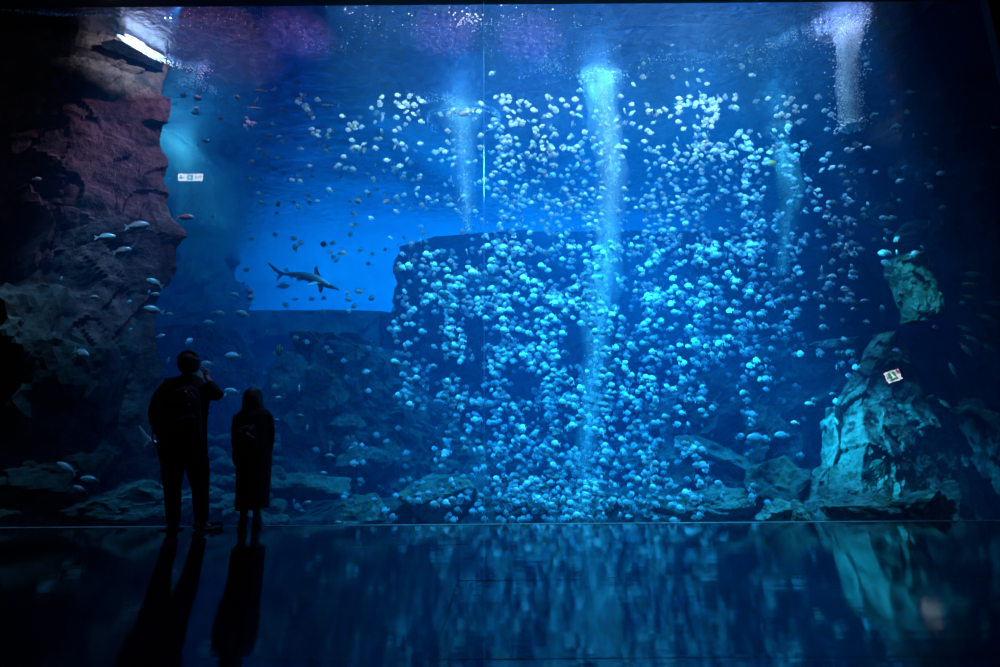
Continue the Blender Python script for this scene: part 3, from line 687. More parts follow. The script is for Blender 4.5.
# ------------------------------------------------------------------ bubble columns
def column(pts, label, dens, nb, colr=(1, 1, 1), seed=0, bub=.006, fringe=True):
    root = empty('bubble_plume', P(*pts[-1][:3])); tag(root, label, 'bubbles')
    inv = Matrix.Translation(-root.location)
    rnd = random.Random(seed)
    W = [(P(x, y, Y), r / S(x, y, Y)) for x, y, Y, r in pts]
    bm = bmesh.new(); rings = []; n = 20; steps = 14 * (len(W) - 1)
    def at(t):
        f = t * (len(W) - 1); i = min(int(f), len(W) - 2); u = f - i
        return W[i][0].lerp(W[i + 1][0], u), W[i][1] * (1 - u) + W[i + 1][1] * u
    for core, nm, dd in (() if fringe else ((1.0, 'haze', .8), (.5, 'haze_core', 1.6))) or ((1.6, 'haze_fringe', .35), (1.0, 'haze', .8), (.5, 'haze_core', 1.6)):
        rings = []
        for s in range(steps + 1):
            c, r = at(s / steps)
            rr = []
            for k in range(n):
                a = 2 * PI * k / n; d = Vector((math.cos(a), math.sin(a), 0))
                q = 1 + .45 * noise.noise(c * 2.2 + d * .8 + Vector((seed + core * 7, 0, 0))) + .2 * noise.noise(c * 7 + d * 2)
                rr.append(bm.verts.new(inv @ (c + d * r * core * max(.2, q))))
            rings.append(rr)
        for a, b in zip(rings, rings[1:]):
            for k in range(n): bm.faces.new((a[k], a[(k + 1) % n], b[(k + 1) % n], b[k]))
        bm.faces.new(rings[0][::-1]); bm.faces.new(rings[-1])
        obj(nm, bm, vol_mat('aerated_' + nm, tuple(dens * dd * c for c in colr), None, .1), root); bm = bmesh.new()
    bm.free()
    bm = bmesh.new()
    for k in range(nb):
        t = rnd.random() ** 1.2; c, r = at(t); a = rnd.uniform(0, 2 * PI); q = r * abs(rnd.gauss(0, .6))
        s = bub * rnd.uniform(.5, 1.5)
        bmesh.ops.create_icosphere(bm, subdivisions=1, radius=s, matrix=inv @ Matrix.Translation(c + Vector((q * math.cos(a), q * math.sin(a), 0))))
    b = obj('bubbles', bm, M_bub, root, smooth=True); b['kind'] = 'stuff'
    return root
M_bub = plain('bubble_white', (.85, .9, .95), .25)
Hy = lambda px, py: G(px, py, HS - .03).y
Ym = Hy(600, 76)
column([(600, 77, Ym, 13), (605, 110, Ym, 10), (611, 165, Ym, 10), (610, 230, Ym, 10), (600, 310, Ym, 10), (592, 390, Ym, 9), (586, 470, Ym, 8), (583, 524, Ym, 7)],
       'tall cyan bubble column reaching from the surface to the tank bottom through the shoal', .8, 1500, (.8, .95, 1), 1)
Y2 = Hy(460, 104)
column([(459, 105, Y2, 15), (461, 130, Y2, 9), (463, 165, Y2, 8), (466, 200, Y2, 6), (468, 232, Y2, 3)],
       'short tapering bubble column hanging from the surface near the acrylic joint', .8, 700, (.8, .95, 1), 2)
Y3 = 8.6
column([(781, 142, Y3, 5), (784, 165, Y3, 8), (792, 195, Y3, 7), (788, 225, Y3, 6), (783, 275, Y3, 5)],
       'cyan bubble plume rising among the fish below the yellow fish', .7, 700, (.75, .95, 1), 3)
Y4 = Hy(850, 26)
column([(847, 26, Y4, 15), (848, 60, Y4, 12), (849, 95, Y4, 12), (852, 127, Y4, 11)],
       'violet white jet of bubbles plunging beside the shadowed cliff', 1.0, 2200, (1, .97, 1), 4, .007, False)
Y5 = 8.9
column([(166, 62, Y5, 14), (166, 105, Y5, 16), (180, 140, Y5, 20), (200, 175, Y5, 24), (215, 230, Y5, 26)],
       'broad cyan bubble plume glowing just beyond the cliff edge', .35, 300, (.75, .95, 1), 5)

column([(158, 128, 8.2, 5), (172, 134, 8.3, 7), (188, 145, 8.4, 8), (206, 163, 8.5, 5)],
       'pale slanting streak of bubbles crossing the cyan glow beside the cliff', .9, 250, (.75, .95, 1), 6)
def foam(pts, n, spread, label, size=.008, seed=0, z=-.02):
    rnd = random.Random(seed); bm = bmesh.new(); W = [G(x, y, HS + z) for x, y in pts]
    o0 = W[0]
    for k in range(n):
        f = rnd.random() * (len(W) - 1); i = min(int(f), len(W) - 2)
        c = W[i].lerp(W[i + 1], f - i) + Vector((rnd.gauss(0, spread), rnd.gauss(0, spread), -abs(rnd.gauss(0, .012))))
        bmesh.ops.create_icosphere(bm, subdivisions=1, radius=size * rnd.uniform(.4, 1.5), matrix=Matrix.Translation(c))
    o = obj('foam_patch', bm, M_bub, smooth=True); return tag(o, label, 'foam', kind='stuff')
foam([(770, 47), (790, 38), (815, 25), (840, 17), (862, 12), (868, 22), (845, 26), (825, 30), (815, 33)], 520, .045, 'beaded arc of white foam around the violet white jet', .007, 1)
foam([(425, 102), (445, 98), (455, 104)], 90, .04, 'white foam clump above the short bubble column', .012, 2)
foam([(437, 133), (427, 124), (430, 114), (445, 109), (462, 107), (478, 108), (492, 112), (500, 118), (495, 127), (485, 131)], 350, .012, 'ring of white foam around the head of the short bubble column', .009, 3)
foam([(584, 78), (596, 73), (612, 78), (620, 76), (600, 82)], 350, .055, 'bright white foam cap on the tall bubble column', .016, 4)
foam([(520, 78), (545, 66), (565, 56), (600, 54), (620, 46)], 110, .03, 'thin dotted foam line left of the bright foam cap'.replace('left of', 'leading away from'), .006, 5)
foam([(545, 84), (580, 74), (590, 76)], 80, .02, 'short dotted foam line touching the bright foam cap', .006, 6)
foam([(640, 60), (670, 58), (700, 60), (735, 55), (770, 47)], 140, .04, 'long faint dotted foam line towards the violet white jet', .006, 7)
foam([(168, 60), (178, 66), (192, 70), (205, 66), (200, 78), (180, 86), (205, 88), (225, 100)], 260, .05, 'scattered foam dots on the surface beside the cliff edge', .009, 8)
foam([(300, 28), (303, 38), (312, 44), (330, 47), (350, 48)], 90, .05, 'faint violet foam trail under the surface lamps', .006, 9)
foam([(450, 24), (470, 16), (478, 22), (482, 30)], 90, .05, 'faint violet foam trail beside the acrylic joint', .006, 10)
foam([(405, 96), (430, 92), (438, 96)], 40, .02, 'few foam dots behind the white foam clump', .007, 11)
foam([(540, 60), (550, 70), (560, 66), (570, 72)], 110, .06, 'loose foam curl near the bright foam cap', .006, 12)
foam([(0, 9), (40, 12), (60, 14), (90, 13), (112, 12), (120, 16)], 300, .012, 'long white waterline foam along the top of the cliff', .009, 13, z=-.01)
foam([(180, 20), (215, 14), (250, 20), (250, 10), (262, 8), (262, 16)], 160, .10, 'thin sparkle of foam on the surface just past the cliff top', .005, 21)
foam([(360, 30), (420, 28), (470, 40), (500, 30), (540, 44), (580, 36)], 420, .22, 'fine scattered sparkle of foam across the surface before the tall column', .0045, 22)
foam([(630, 75), (700, 50), (760, 60), (800, 48), (830, 36)], 420, .16, 'fine scattered sparkle of foam across the surface beyond the tall column', .0045, 23)
# foot of the jet
bm = bmesh.new(); rnd = random.Random(8); c0 = P(853, 126, Y4)
for k in range(420):
    bmesh.ops.create_icosphere(bm, subdivisions=1, radius=rnd.uniform(.008, .022), matrix=Matrix.Translation(c0 + Vector((rnd.gauss(0, .06), rnd.gauss(0, .05), abs(rnd.gauss(0, .03)) - .02))))
tag(obj('foam_patch', bm, M_bub, smooth=True), 'small dense white burst at the foot of the violet white jet', 'foam', kind='stuff')

# ------------------------------------------------------------------ exit signs (behind the viewer, seen mirrored in the acrylic)
M_sw = plain('sign_white_panel', (.8, .8, .8), .4, emit=(.85, .85, 1.0), es=22)
M_sg = plain('sign_green_panel', (.02, .3, .15), .4, emit=(.02, .45, .25), es=14)
M_sk = plain('sign_housing', (.03, .03, .03), .5)
M_sr = plain('sign_red_lamp', (.5, .1, .2), .4, emit=(1, .2, .45), es=6)
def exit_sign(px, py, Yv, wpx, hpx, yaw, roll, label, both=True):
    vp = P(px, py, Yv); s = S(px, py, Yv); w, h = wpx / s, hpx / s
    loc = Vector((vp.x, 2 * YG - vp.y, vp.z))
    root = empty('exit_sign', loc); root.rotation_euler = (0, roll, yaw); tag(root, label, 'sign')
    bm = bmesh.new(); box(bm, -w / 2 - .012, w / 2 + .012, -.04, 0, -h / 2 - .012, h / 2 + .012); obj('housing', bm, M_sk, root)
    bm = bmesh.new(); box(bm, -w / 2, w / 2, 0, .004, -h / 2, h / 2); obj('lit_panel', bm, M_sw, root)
    # seen in the mirror: world +x shows as picture +x
    g = bmesh.new(); cw = h * .36
    box(g, -cw - w * .02, cw - w * .02, .004, .007, -h * .38, h * .38); obj('pictogram_field', g, M_sg, root)
    r = bmesh.new(); u = h * .3; x0 = -w * .02                    # running figure
    def bar(a, b, t):
        a = Vector((a[0] * u + x0, .0085, a[1] * u)); b = Vector((b[0] * u + x0, .0085, b[1] * u)); d = (b - a).normalized(); n = Vector((-d.z, 0, d.x)) * t * u
        slab(r, [a + n, b + n, b - n, a - n], (0, .001, 0))
    bar((-.1, .55), (.1, -.1), .2); bar((.1, -.1), (-.35, -.45), .13); bar((-.35, -.45), (-.3, -.95), .11); bar((.1, -.1), (.55, -.5), .13); bar((.55, -.5), (.9, -.4), .1)
    bar((-.1, .45), (-.6, .15), .1); bar((0, .4), (.5, .25), .1); ball(r, Vector((-.18 * u + x0, .0085, .85 * u)), .2 * u, .002, .2 * u, 2)
    obj('running_figure', r, M_sw, root)
    if both:
        a = bmesh.new(); k = h * .3; xa = -w * .36                 # arrow
        slab(a, [(xa - k, .006, 0), (xa, .006, k), (xa, .006, k * .35), (xa + k, .006, k * .35), (xa + k, .006, -k * .35), (xa, .006, -k * .35), (xa, .006, -k)], (0, .001, 0)); obj('arrow', a, M_sg, root)
        e = bmesh.new(); xe = w * .17; lh = h * .22; lw = w * .05    # EXIT as read in the mirror
        def st(x1, z1, x2, z2):
            a_ = Vector((x1, .006, z1)); b_ = Vector((x2, .006, z2)); d = (b_ - a_).normalized(); n = Vector((-d.z, 0, d.x)) * h * .035; slab(e, [a_ + n, b_ + n, b_ - n, a_ - n], (0, .001, 0))
        for i, ch in enumerate('EXIT'):
            x = xe + i * lw * 1.35
            if ch == 'E': st(x, -lh, x, lh); st(x, lh, x + lw, lh); st(x, 0, x + lw * .8, 0); st(x, -lh, x + lw, -lh)
            if ch == 'X': st(x, -lh, x + lw, lh); st(x, lh, x + lw, -lh)
            if ch == 'I': st(x + lw / 2, -lh, x + lw / 2, lh)
            if ch == 'T': st(x, lh, x + lw, lh); st(x + lw / 2, -lh, x + lw / 2, lh)
        for v in e.verts: v.co.x = 2 * (xe + 2.5 * lw) - v.co.x      # reads the right way round on the sign itself
        obj('lettering', e, M_sg, root)
    else:
        e = bmesh.new(); box(e, w * .3, w * .47, .004, .008, h * .05, h * .45); obj('indicator_lamp', e, M_sr, root)
        e = bmesh.new(); k = h * .14; xa = -w * .34
        slab(e, [(xa - k, .006, 0), (xa, .006, k), (xa, .006, k * .3), (xa + k, .006, k * .3), (xa + k, .006, -k * .3), (xa, .006, -k * .3), (xa, .006, -k)], (0, .001, 0)); obj('arrow', e, M_sg, root)
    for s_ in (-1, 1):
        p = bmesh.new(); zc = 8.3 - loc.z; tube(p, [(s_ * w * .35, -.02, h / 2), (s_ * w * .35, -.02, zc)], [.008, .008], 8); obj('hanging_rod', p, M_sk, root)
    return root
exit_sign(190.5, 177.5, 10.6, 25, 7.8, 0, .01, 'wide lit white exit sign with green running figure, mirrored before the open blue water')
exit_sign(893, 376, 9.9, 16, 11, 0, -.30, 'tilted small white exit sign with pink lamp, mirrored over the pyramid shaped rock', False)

# ------------------------------------------------------------------ people
YM = G(187, 530, 0).y
def hand(bm, wrist, d, up_, size=.09, curl=.3, side=1):
    """palm + four fingers + thumb; d = pointing direction, up_ = palm normal"""
    d = Vector(d).normalized(); up_ = Vector(up_).normalized(); s = d.cross(up_).normalized() * side; w_ = Vector(wrist)
    tube(bm, [w_, w_ + d * .04, w_ + d * size], [(.026, .02), (.036, .018), (.038, .014)], 10)
    for k, (o, L) in enumerate(((-.029, .062), (-.010, .074), (.010, .069), (.028, .054))):
        p = w_ + d * (size - .012) + s * o; pts = [p]; dd = d.copy()
        for j in range(3):
            dd = (dd + up_ * curl).normalized(); pts.append(pts[-1] + dd * L / 3 * 1.15)
        tube(bm, pts, [.0095, .009, .0085, .007], 8)
    p = w_ + d * .025 + s * -.03; e = (d * .7 - s * .8 + up_ * .3).normalized()
    tube(bm, [p, p + e * .035, p + e * .06 + d * .012], [.013, .011, .008], 8)
def M_(px, py, dy=0): return P(px, py, YM + dy)
k = 1 / S(187, 440, YM)      # metres per pixel there
def localise(r):
    for c in r.children: c.data.transform(Matrix.Translation(-r.location))
def build_man():
    root = empty('person', M_(187, 530)); root.location.z = 0
    tag(root, 'dark silhouetted person in black clothes standing with legs apart, raising a phone to the face', 'person')
    body = bmesh.new()
    hc = M_(190, 365)
    ball(body, hc, .083, .098, .112)
    ball(body, hc + Vector((0, .085, -.012)), .012, .022, .02, 2)                                   # nose
    for s in (-1, 1):
        ball(body, hc + Vector((s * .084, 0, -.012)), .012, .02, .032, 2)
        ball(body, hc + Vector((s * .032, .088, .014)), .014, .01, .011, 2)
    tube(body, [hc + Vector((-.026, .09, -.058)), hc + Vector((0, .097, -.058)), hc + Vector((.026, .09, -.058))], [.007, .009, .007], 8)
    tube(body, [hc + Vector((0, 0, -.06)), M_(190, 380)], [.062, .07], 14)
    tube(body, [M_(189, 377), M_(187, 384), M_(185, 400), M_(183, 430), M_(184, 450), M_(185, 463)], [(.10, .08), (.19, .11), (.20, .12), (.17, .12), (.18, .12), (.17, .12)], 20)
    # hanging arm, hand in front
    tube(body, [M_(166, 387), M_(158, 400), M_(154, 416), M_(153, 420, .02), M_(158, 433, .16), M_(161, 438, .22)], [.058, .054, .045, .042, .033, .027], 12)
    hand(body, M_(161, 438, .22), (.75, .5, -.15), (.2, .3, .9), .085, .35)
    # raised arm
    tube(body, [M_(205, 386), M_(212, 391, .04), M_(219, 397, .06), M_(218, 394, .07), M_(211, 384, .1), M_(206.5, 377, .12)], [.062, .054, .044, .042, .035, .027], 12)
    hand(body, M_(206.5, 377, .12), (-.25, .25, 1), (-1, .1, 0), .08, .32, -1)
    for s, hip, kn, an in ((-1, (174, 460), (172.5, 488), (173.5, 521)), (1, (196, 460), (200.5, 489), (201.5, 521))):
        tube(body, [M_(*hip), M_((hip[0] + kn[0]) / 2, 474), M_(*kn, .02), M_(kn[0], 503), M_(*an)], [.095, .08, .058, .055, .038], 14)
        a = M_(*an); tube(body, [a + Vector((-s * .01, -.05, -.04)), a + Vector((s * .03, .03, -.055)), a + Vector((s * .10, .14, -.065))], [(.036, .036), (.04, .032), (.036, .02)], 12)
    fuse('body', body, M_skin, root, .0075, 3)
    hair = bmesh.new()
    ball(hair, hc + Vector((0, -.018, .014)), .106, .11, .118)
    ball(hair, hc + Vector((.0, -.01, .055)), .088, .095, .09)
    for q in range(40):
        r = random.Random(q); a = r.uniform(0, 2 * PI); e = r.uniform(-.1, 1.3)
        ball(hair, hc + Vector((.100 * math.cos(a) * math.cos(e), -.03 + .1 * math.sin(a) * math.cos(e) * (.7), .03 + .11 * math.sin(e))), .022, .022, .022, 1)
    fuse('hair', hair, M_hair, root, .009, 2)
    sh = bmesh.new()
    tube(sh, [M_(190.5, 375), M_(190, 379), M_(188, 384), M_(185, 392), M_(182, 412), M_(182, 430), M_(182.5, 446), M_(184, 457)],
         [(.075, .075), (.14, .1), (.235, .13), (.262, .15), (.252, .16), (.238, .16), (.235, .155), (.222, .15)], 24)
    tube(sh, [M_(168, 388), M_(160, 398), M_(156, 410), M_(154.5, 417, .02)], [.08, .075, .068, .064], 14)
    tube(sh, [M_(204, 385), M_(211, 391.5, .03), M_(218, 396, .055), M_(219.5, 396, .065)], [.085, .072, .058, .05], 14)
    tube(sh, [M_(219.5, 396.5, .06), M_(214, 388, .085), M_(210.5, 383, .1)], [.052, .044, .036], 14)
    tube(sh, [M_(154.5, 417, .02), M_(157, 430, .13)], [.055, .045], 12)
    fuse('shirt', sh, M_black, root, .011, 4)
    tr = bmesh.new()
    tube(tr, [M_(184, 446), M_(184.5, 455), M_(185, 463)], [(.215, .135), (.222, .14), (.2, .13)], 20)
    for hip, kn, an in (((173.5, 459), (172.5, 488), (173.5, 522)), ((196.5, 459), (200.5, 489), (201.5, 522))):
        tube(tr, [M_(*hip), M_((hip[0] + kn[0]) / 2, 473), M_(*kn, .02), M_(kn[0] + .5, 503), M_(*an)], [.112, .102, .078, .073, .062], 14)
    fuse('trousers', tr, M_trous, root, .01, 3)
    for s, an in ((-1, (173.5, 526)), (1, (201.5, 526))):
        f = bmesh.new(); a = M_(*an); a.z = .04
        tube(f, [a + Vector((-s * .03, -.06, 0)), a + Vector((0, 0, .012)), a + Vector((s * .06, .07, -.004)), a + Vector((s * .115, .135, -.012)), a + Vector((s * .13, .155, -.015))],
             [(.04, .04), (.05, .052), (.05, .042), (.042, .028), (.02, .02)], 14)
        box(f, a.x - .045 if s > 0 else a.x - .14, a.x + .14 if s > 0 else a.x + .045, a.y - .05, a.y + .12, .002, .02)
        fuse('shoe', f, M_shoe, root, .008, 3)
    # the backpack
    bp_ = empty('backpack', M_(183, 440, -.2)); tag(bp_, 'black backpack with pale zip pulls on the back of the taller person', 'backpack')
    bp_.location = M_(183, 440, -.17)
    iv = Matrix.Translation(-bp_.location)
    b = bmesh.new(); tube(b, [M_(184, 388, -.20), M_(184, 392, -.215), M_(183, 405, -.23), M_(183, 425, -.24), M_(183, 441, -.22), M_(183, 445, -.2)],
                          [(.08, .04), (.14, .075), (.165, .10), (.17, .11), (.165, .10), (.14, .06)], 20)
    bmesh.ops.transform(b, matrix=iv, verts=b.verts); fuse('pack_body', b, M_bag, bp_, .012, 3)
    b = bmesh.new(); tube(b, [M_(183, 416, -.325), M_(183, 420, -.345), M_(183, 436, -.345), M_(183, 440, -.32)], [(.10, .01), (.12, .03), (.12, .03), (.1, .01)], 16)
    bmesh.ops.transform(b, matrix=iv, verts=b.verts); fuse('front_pocket', b, M_bag, bp_, .01, 2)
    for s in (-1, 1):
        b = bmesh.new(); tube(b, [M_(184 + s * 11, 391, -.16), M_(184 + s * 13, 383, -.06), M_(184 + s * 15, 386, .09), M_(184 + s * 17, 400, .15), M_(184 + s * 20, 425, .08), M_(184 + s * 17, 437, -.14)],
                              [(.022, .006)] * 6, 8)
        bmesh.ops.transform(b, matrix=iv, verts=b.verts); obj('shoulder_strap', b, M_bag, bp_, smooth=True)
    for (ax, ay, bx, by) in ((185, 391, 189, 396), (191, 392, 195, 398), (188, 406, 189.5, 404), (176, 410, 177, 411), (175, 399, 176, 399.5), (170, 393, 169, 397)):
        b = bmesh.new(); tube(b, [M_(ax, ay, -.335), M_((ax + bx) / 2, (ay + by) / 2 - .6, -.345), M_(bx, by, -.335)], [.0035] * 3, 6)
        bmesh.ops.transform(b, matrix=iv, verts=b.verts); tag(obj('zip_pull', b, M_strap, bp_), 'pale zip pull')
    b = bmesh.new(); tube(b, [M_(206, 404, -.05), M_(206.5, 409, -.06), M_(209, 414, -.06)], [(.006, .003), (.006, .003), (.009, .003)], 6)
    bmesh.ops.transform(b, matrix=iv, verts=b.verts); obj('strap_end', b, M_bag, bp_)
    b = bmesh.new(); tube(b, [M_(156, 428, .05), M_(152.5, 433, .03), M_(152, 440, .02), M_(157, 446, .0)], [(.008, .003)] * 4, 6)
    bmesh.ops.transform(b, matrix=iv, verts=b.verts); obj('strap_loop', b, M_bag, bp_)
    # phone
    ph = empty('smartphone', M_(201, 375, .17)); tag(ph, 'dark smartphone held up beside the face of the taller person', 'phone'); ph.rotation_euler = (0, .1, .1)
    b = bmesh.new(); box(b, -.04, .035, -.004, .004, -.035, .045); bmesh.ops.bevel(b, geom=b.edges[:], offset=.003, segments=2); obj('case', b, M_sk, ph)
    b = bmesh.new(); box(b, -.036, .031, -.0055, -.004, -.031, .041)
    obj('screen', b, plain('phone_screen', (.02, .02, .03), .1, emit=(.1, .35, .7), es=.08), ph)
    b = bmesh.new(); ball(b, Vector((.02, .005, .03)), .006, .002, .006, 2); obj('camera_lens', b, M_sk, ph)
    return root
localise(build_man())

YW = G(250, 528, 0).y
def W_(px, py, dy=0): return P(px, py, YW + dy)
def build_woman():
    root = empty('person', W_(250, 528)); root.location.z = 0
    tag(root, 'shorter dark silhouetted person in a long black coat with long hair, head bowed', 'person')
    hc = W_(252.5, 400, .03)
    body = bmesh.new()
    ball(body, hc, .072, .088, .1)
    ball(body, hc + Vector((0, .082, -.03)), .01, .018, .016, 2)
    for s in (-1, 1):
        ball(body, hc + Vector((s * .072, .005, -.015)), .01, .018, .026, 2); ball(body, hc + Vector((s * .028, .079, .0)), .012, .009, .009, 2)
    tube(body, [hc + Vector((-.022, .078, -.062)), hc + Vector((0, .085, -.062)), hc + Vector((.022, .078, -.062))], [.006, .008, .006], 8)
    tube(body, [hc + Vector((0, -.01, -.05)), W_(252.5, 414)], [.05, .055], 14)
    tube(body, [W_(252.5, 412), W_(252.5, 418), W_(252.5, 432), W_(253, 450), W_(253, 470)], [(.08, .07), (.15, .09), (.145, .1), (.125, .1), (.15, .11)], 18)
    for s in (-1, 1):
        x = 252.5 + s * 14.5
        tube(body, [W_(x, 418), W_(x + s * 1.5, 434, .02), W_(x + s * 1.5, 444, .04), W_(x - s * 2, 453, .17)], [.045, .042, .036, .025], 12)
        hand(body, W_(x - s * 2, 453, .17), (-s * .8, .45, -.1), (0, .2, 1), .07, .3, s)
    for x0, x1 in ((247, 243.5), (259.5, 256.5)):
        tube(body, [W_(x0, 468), W_(x0 - 1, 490), W_(x1 + .8, 508), W_(x1, 523)], [.085, .06, .045, .03], 14)
        a = W_(x1, 524); tube(body, [a + Vector((0, -.05, -.02)), a + Vector((-.02, .04, -.03)), a + Vector((-.06, .12, -.035))], [.03, .034, .024], 12)
    fuse('body', body, M_skin, root, .0075, 3)
    h = bmesh.new()
    tube(h, [W_(252.5, 387.5), W_(252.5, 388.5), W_(252.7, 391), W_(252.7, 397), W_(252.8, 404), W_(253, 410), W_(253.3, 415)], [(.025, .03), (.05, .055), (.078, .085), (.095, .11), (.102, .10), (.115, .085), (.125, .06)], 18)
    fuse('hair', h, M_hair, root, .009, 3)
    c = bmesh.new()
    tube(c, [W_(253, 408), W_(253, 411), W_(253, 416), W_(253, 428), W_(253.5, 445), W_(254, 465), W_(253.5, 485), W_(252.5, 500), W_(252.5, 509)],
         [(.09, .08), (.15, .1), (.185, .13), (.19, .15), (.18, .155), (.168, .16), (.158, .165), (.155, .17), (.155, .175)], 26)
    for s in (-1, 1):
        x = 253 + s * 14
        tube(c, [W_(x, 415), W_(x + s * 2, 428, .0), W_(x + s * 2.3, 441, .02), W_(x + s * 1, 448, .07), W_(x - s * 1, 453, .15)], [.055, .056, .052, .05, .042], 14)
    fuse('coat', c, M_black, root, .011, 4)
    for x1 in (243.5, 256.5):
        f = bmesh.new(); a = W_(x1, 525); a.z = .04; wide = .06 if x1 < 250 else .015
        tube(f, [a + Vector((.012, -.055, -.002)), a + Vector((0, 0, .015)), a + Vector((-wide * .7, .06, .004)), a + Vector((-wide * 1.5, .12, -.01)), a + Vector((-wide * 1.8, .14, -.014))],
             [(.034, .036), (.042, .055), (.042, .042), (.034, .026), (.02, .018)], 14)
        tube(f, [a + Vector((0, 0, 0)), a + Vector((0, 0, .07))], [.042, .045], 14)
        fuse('shoe', f, M_shoe, root, .008, 3)
    bp_ = empty('backpack', W_(247, 447, -.2)); tag(bp_, 'small dark bag with shiny buckles on the back of the shorter person', 'backpack')
    iv = Matrix.Translation(-bp_.location)
    b = bmesh.new(); tube(b, [W_(248, 426, -.17), W_(247, 430, -.2), W_(246, 440, -.215), W_(246, 450, -.21), W_(246, 455, -.18)], [(.06, .03), (.095, .055), (.11, .07), (.11, .065), (.09, .03)], 16)
    bmesh.ops.transform(b, matrix=iv, verts=b.verts); fuse('pack_body', b, M_bag, bp_, .01, 3)
    b = bmesh.new(); tube(b, [W_(237, 445, -.1), W_(236, 452, -.1), W_(236, 460, -.1), W_(237, 466, -.1)], [(.028, .03), (.036, .04), (.034, .04), (.02, .03)], 12)
    bmesh.ops.transform(b, matrix=iv, verts=b.verts); fuse('side_pocket', b, M_bag, bp_, .009, 2)
    for s in (-1, 1):
        b = bmesh.new(); tube(b, [W_(248 + s * 6, 428, -.14), W_(251 + s * 9, 412, -.06), W_(252 + s * 10, 414, .1), W_(252 + s * 11, 428, .17), W_(252 + s * 13, 442, .1), W_(247 + s * 9, 450, -.12)], [(.014, .005)] * 6, 8)
        bmesh.ops.transform(b, matrix=iv, verts=b.verts); obj('shoulder_strap', b, M_bag, bp_, smooth=True)
    for (ax, ay, bx, by, r) in ((247, 433, 253, 438, .007), (249, 435, 254.5, 438.5, .005), (240.5, 431, 242, 431.5, .006), (249.5, 429, 251, 428.5, .007), (238.5, 441, 241, 440, .007), (251.5, 426, 254, 421, .002)):
        b = bmesh.new(); tube(b, [W_(ax, ay, -.285), W_((ax + bx) / 2, (ay + by) / 2, -.3), W_(bx, by, -.285)], [r, r * 1.1, r], 8)
        bmesh.ops.transform(b, matrix=iv, verts=b.verts); tag(obj('buckle', b, M_strap, bp_), 'shiny buckle')
    return root
localise(build_woman())

# ------------------------------------------------------------------ lights over the tank, plus added fill lights
def spot(name, loc, target, power, color, size, blend=.5, radius=.15):
    l = bpy.data.lights.new(name, 'SPOT'); l.energy = power; l.color = color; l.spot_size = math.radians(size); l.spot_blend = blend; l.shadow_soft_size = radius
    o = bpy.data.objects.new(name, l); col.objects.link(o); o.location = loc
    o.rotation_euler = (Vector(target) - Vector(loc)).to_track_quat('-Z', 'Y').to_euler(); return o
def area(name, loc, target, power, color, sx, sy):
    l = bpy.data.lights.new(name, 'AREA'); l.shape = 'RECTANGLE'; l.size = sx; l.size_y = sy; l.energy = power; l.color = color
    o = bpy.data.objects.new(name, l); col.objects.link(o); o.location = loc
    o.rotation_euler = (Vector(target) - Vector(loc)).to_track_quat('-Z', 'Y').to_euler(); return o
BW = (.34, .74, 1.0)
for x, e in ((-7, 3230), (-4.2, 4760), (-1.4, 4420), (1.6, 3800), (5, 2400)):
    spot('tank_flood', (x, 12.8, 11), (x, YB, 2.6), e, (.4, .95, 1), 70, .9, .3)
for x, y, e in ((-2.2, 9.5, 5000), (1.5, 9.5, 6000), (2.0, 11.5, 4500), (-4.5, 12.5, 4500)):
    spot('reef_fill', (x, y, 15), (x, y, 0), e, (.20, .60, 1), 32, .9, .5)  # added ambient fill for reef and haze
for x in (-.6, 1.6, 3.4):
    spot('shoal_spot', (x, 6.4, 14.5), (x + .1, 7.9, 1.5), 8500, BW, 34, .8, .2)
for x in (-.4, 1.3, 2.6):
    spot('hall_fill', (x, 5.0, 6.7), (x, 7.4, .2), 5200 if x > -2 else 1800, (.06, .60, 1), 40, .8, .02)  # added fill from the hall side, lights the fish flanks
pm = P(606, 300, Ym)
spot('column_spot', (P(600, 77, Ym).x, Ym, 13), (pm.x, Ym, 1), 36000, (.3, .8, 1), 5.5, .6, .05)
p2 = P(461, 130, Y2); spot('column_spot', (p2.x, Y2, 9.3), p2, 900, (.4, .85, 1), 14, .6, .01)
p3 = P(786, 190, Y3); spot('column_spot', (p3.x, Y3, 9.3), p3, 4800, (.25, .85, 1), 12, .7, .01)
p4 = P(849, 80, Y4); spot('jet_spot', (p4.x, Y4, 9.3), p4, 3200, (.52, .55, 1), 16, .6, .01)
p5 = P(178, 108, Y5); spot('glow_spot', (p5.x + .3, Y5 + .4, 9.3), p5, 3600, (.35, .85, 1), 24, .9, .1)
ZL = zTop + .035
rl = area('rim_fill', (.9, 5.805, ZL), (.9, 9.0, 3.0), 115, (1, .86, .92), 6.2, .03); rl.data.spread = math.radians(95)  # added unseen strip behind the header, front fill for the upper fish
spot('hall_fill', (-4.7, 5.0, 6.7), (-4.7, 6.5, -.5), 1000, (.15, .55, 1), 36, .8, .02)  # added fill for the fish before the cliff
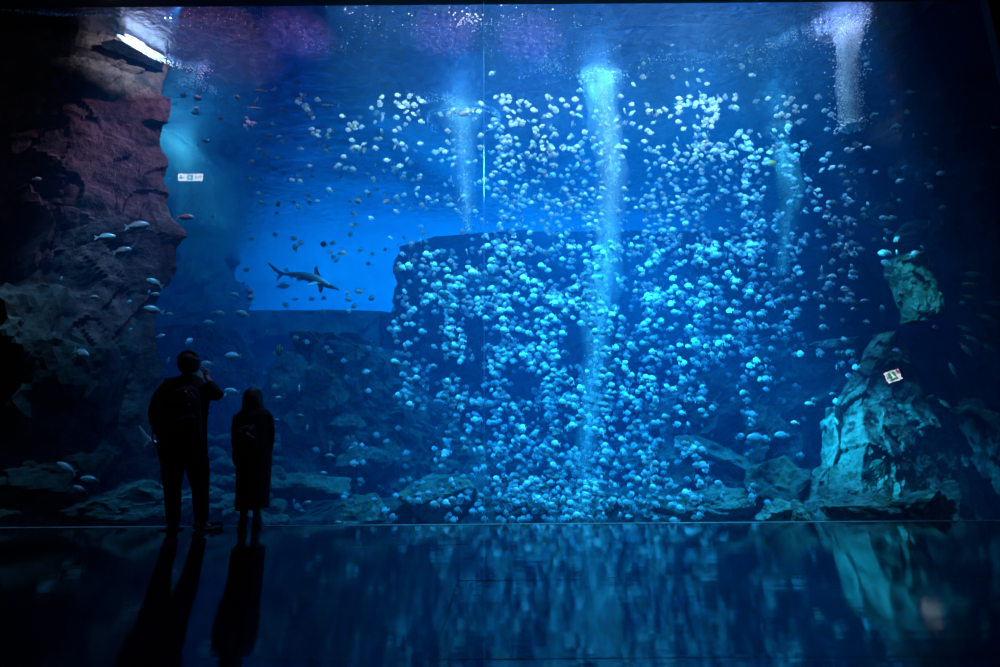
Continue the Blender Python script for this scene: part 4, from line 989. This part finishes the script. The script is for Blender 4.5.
spot('hall_fill', (3.8, 5.0, 6.7), (3.9, 8.4, 3.0), 1300, (.08, .50, 1), 36, .8, .02)  # added weak fill for fish at the shoal's right end
spot('reef_fill', (-5.2, 7.6, 14), (-5.0, 7.8, 0), 6000, (.2, .65, 1), 24, .9, .2)  # added fill for the dark rocks at the left
pr = P(152, 130, 6.6); spot('cliff_spot', (pr.x + 3.0, 6.0, 10.5), (pr.x + .1, 6.7, 5.0), 4200, (1, .42, .66), 24, .9, .08)
pl = G(138, 42, HS); spot('ledge_spot', (pl.x + .95, 5.80, ZL), pl + Vector((0, .1, -.12)), 420, (1, .80, .92), 50, .9, .01)
pp = P(835, 412, 6.7); spot('pyramid_fill', (pp.x - 7.6, 5.3, 6.0), pp, 34000, (.10, .78, 1), 11, .8, .02)  # added unseen lamp in the hall, brightens the rock's left slope
pb = P(912, 290, 6.9); spot('pyramid_fill', (pb.x - 3.0, 5.0, 6.1), pb, 2400, (.15, .85, 1), 9, .8, .02)  # added unseen hall lamp, brightens the upright block
pc = P(866, 45, 8.0); spot('cliff_spot', (pc.x - 2.2, 6.2, 10.5), pc, 4500, (1, .50, .36), 11, .9, .1)
for (x, y) in ((445, 34), (530, 40), (300, 36)):
    q = G(x, y, HS); spot('violet_lamp', (q.x, q.y + .2, 9.2), q, 2200, (.7, .32, 1), 22, 1, .01)

wd = bpy.data.worlds.new('hall_dark'); sc.world = wd; wd.use_nodes = True
wd.node_tree.nodes['Background'].inputs[0].default_value = (.002, .004, .010, 1); wd.node_tree.nodes['Background'].inputs[1].default_value = 1
sc.view_settings.view_transform = 'Standard'; sc.view_settings.look = 'None'; sc.view_settings.gamma = 1; sc.view_settings.use_curve_mapping = False
sc.view_settings.exposure = 0.0
cy = sc.cycles
cy.use_denoising = True
try: cy.denoiser = 'OPENIMAGEDENOISE'
except Exception: pass
cy.max_bounces = 8; cy.diffuse_bounces = 2; cy.glossy_bounces = 4; cy.transmission_bounces = 4; cy.volume_bounces = 1; cy.transparent_max_bounces = 24
cy.caustics_reflective = False; cy.caustics_refractive = False; cy.sample_clamp_indirect = 4
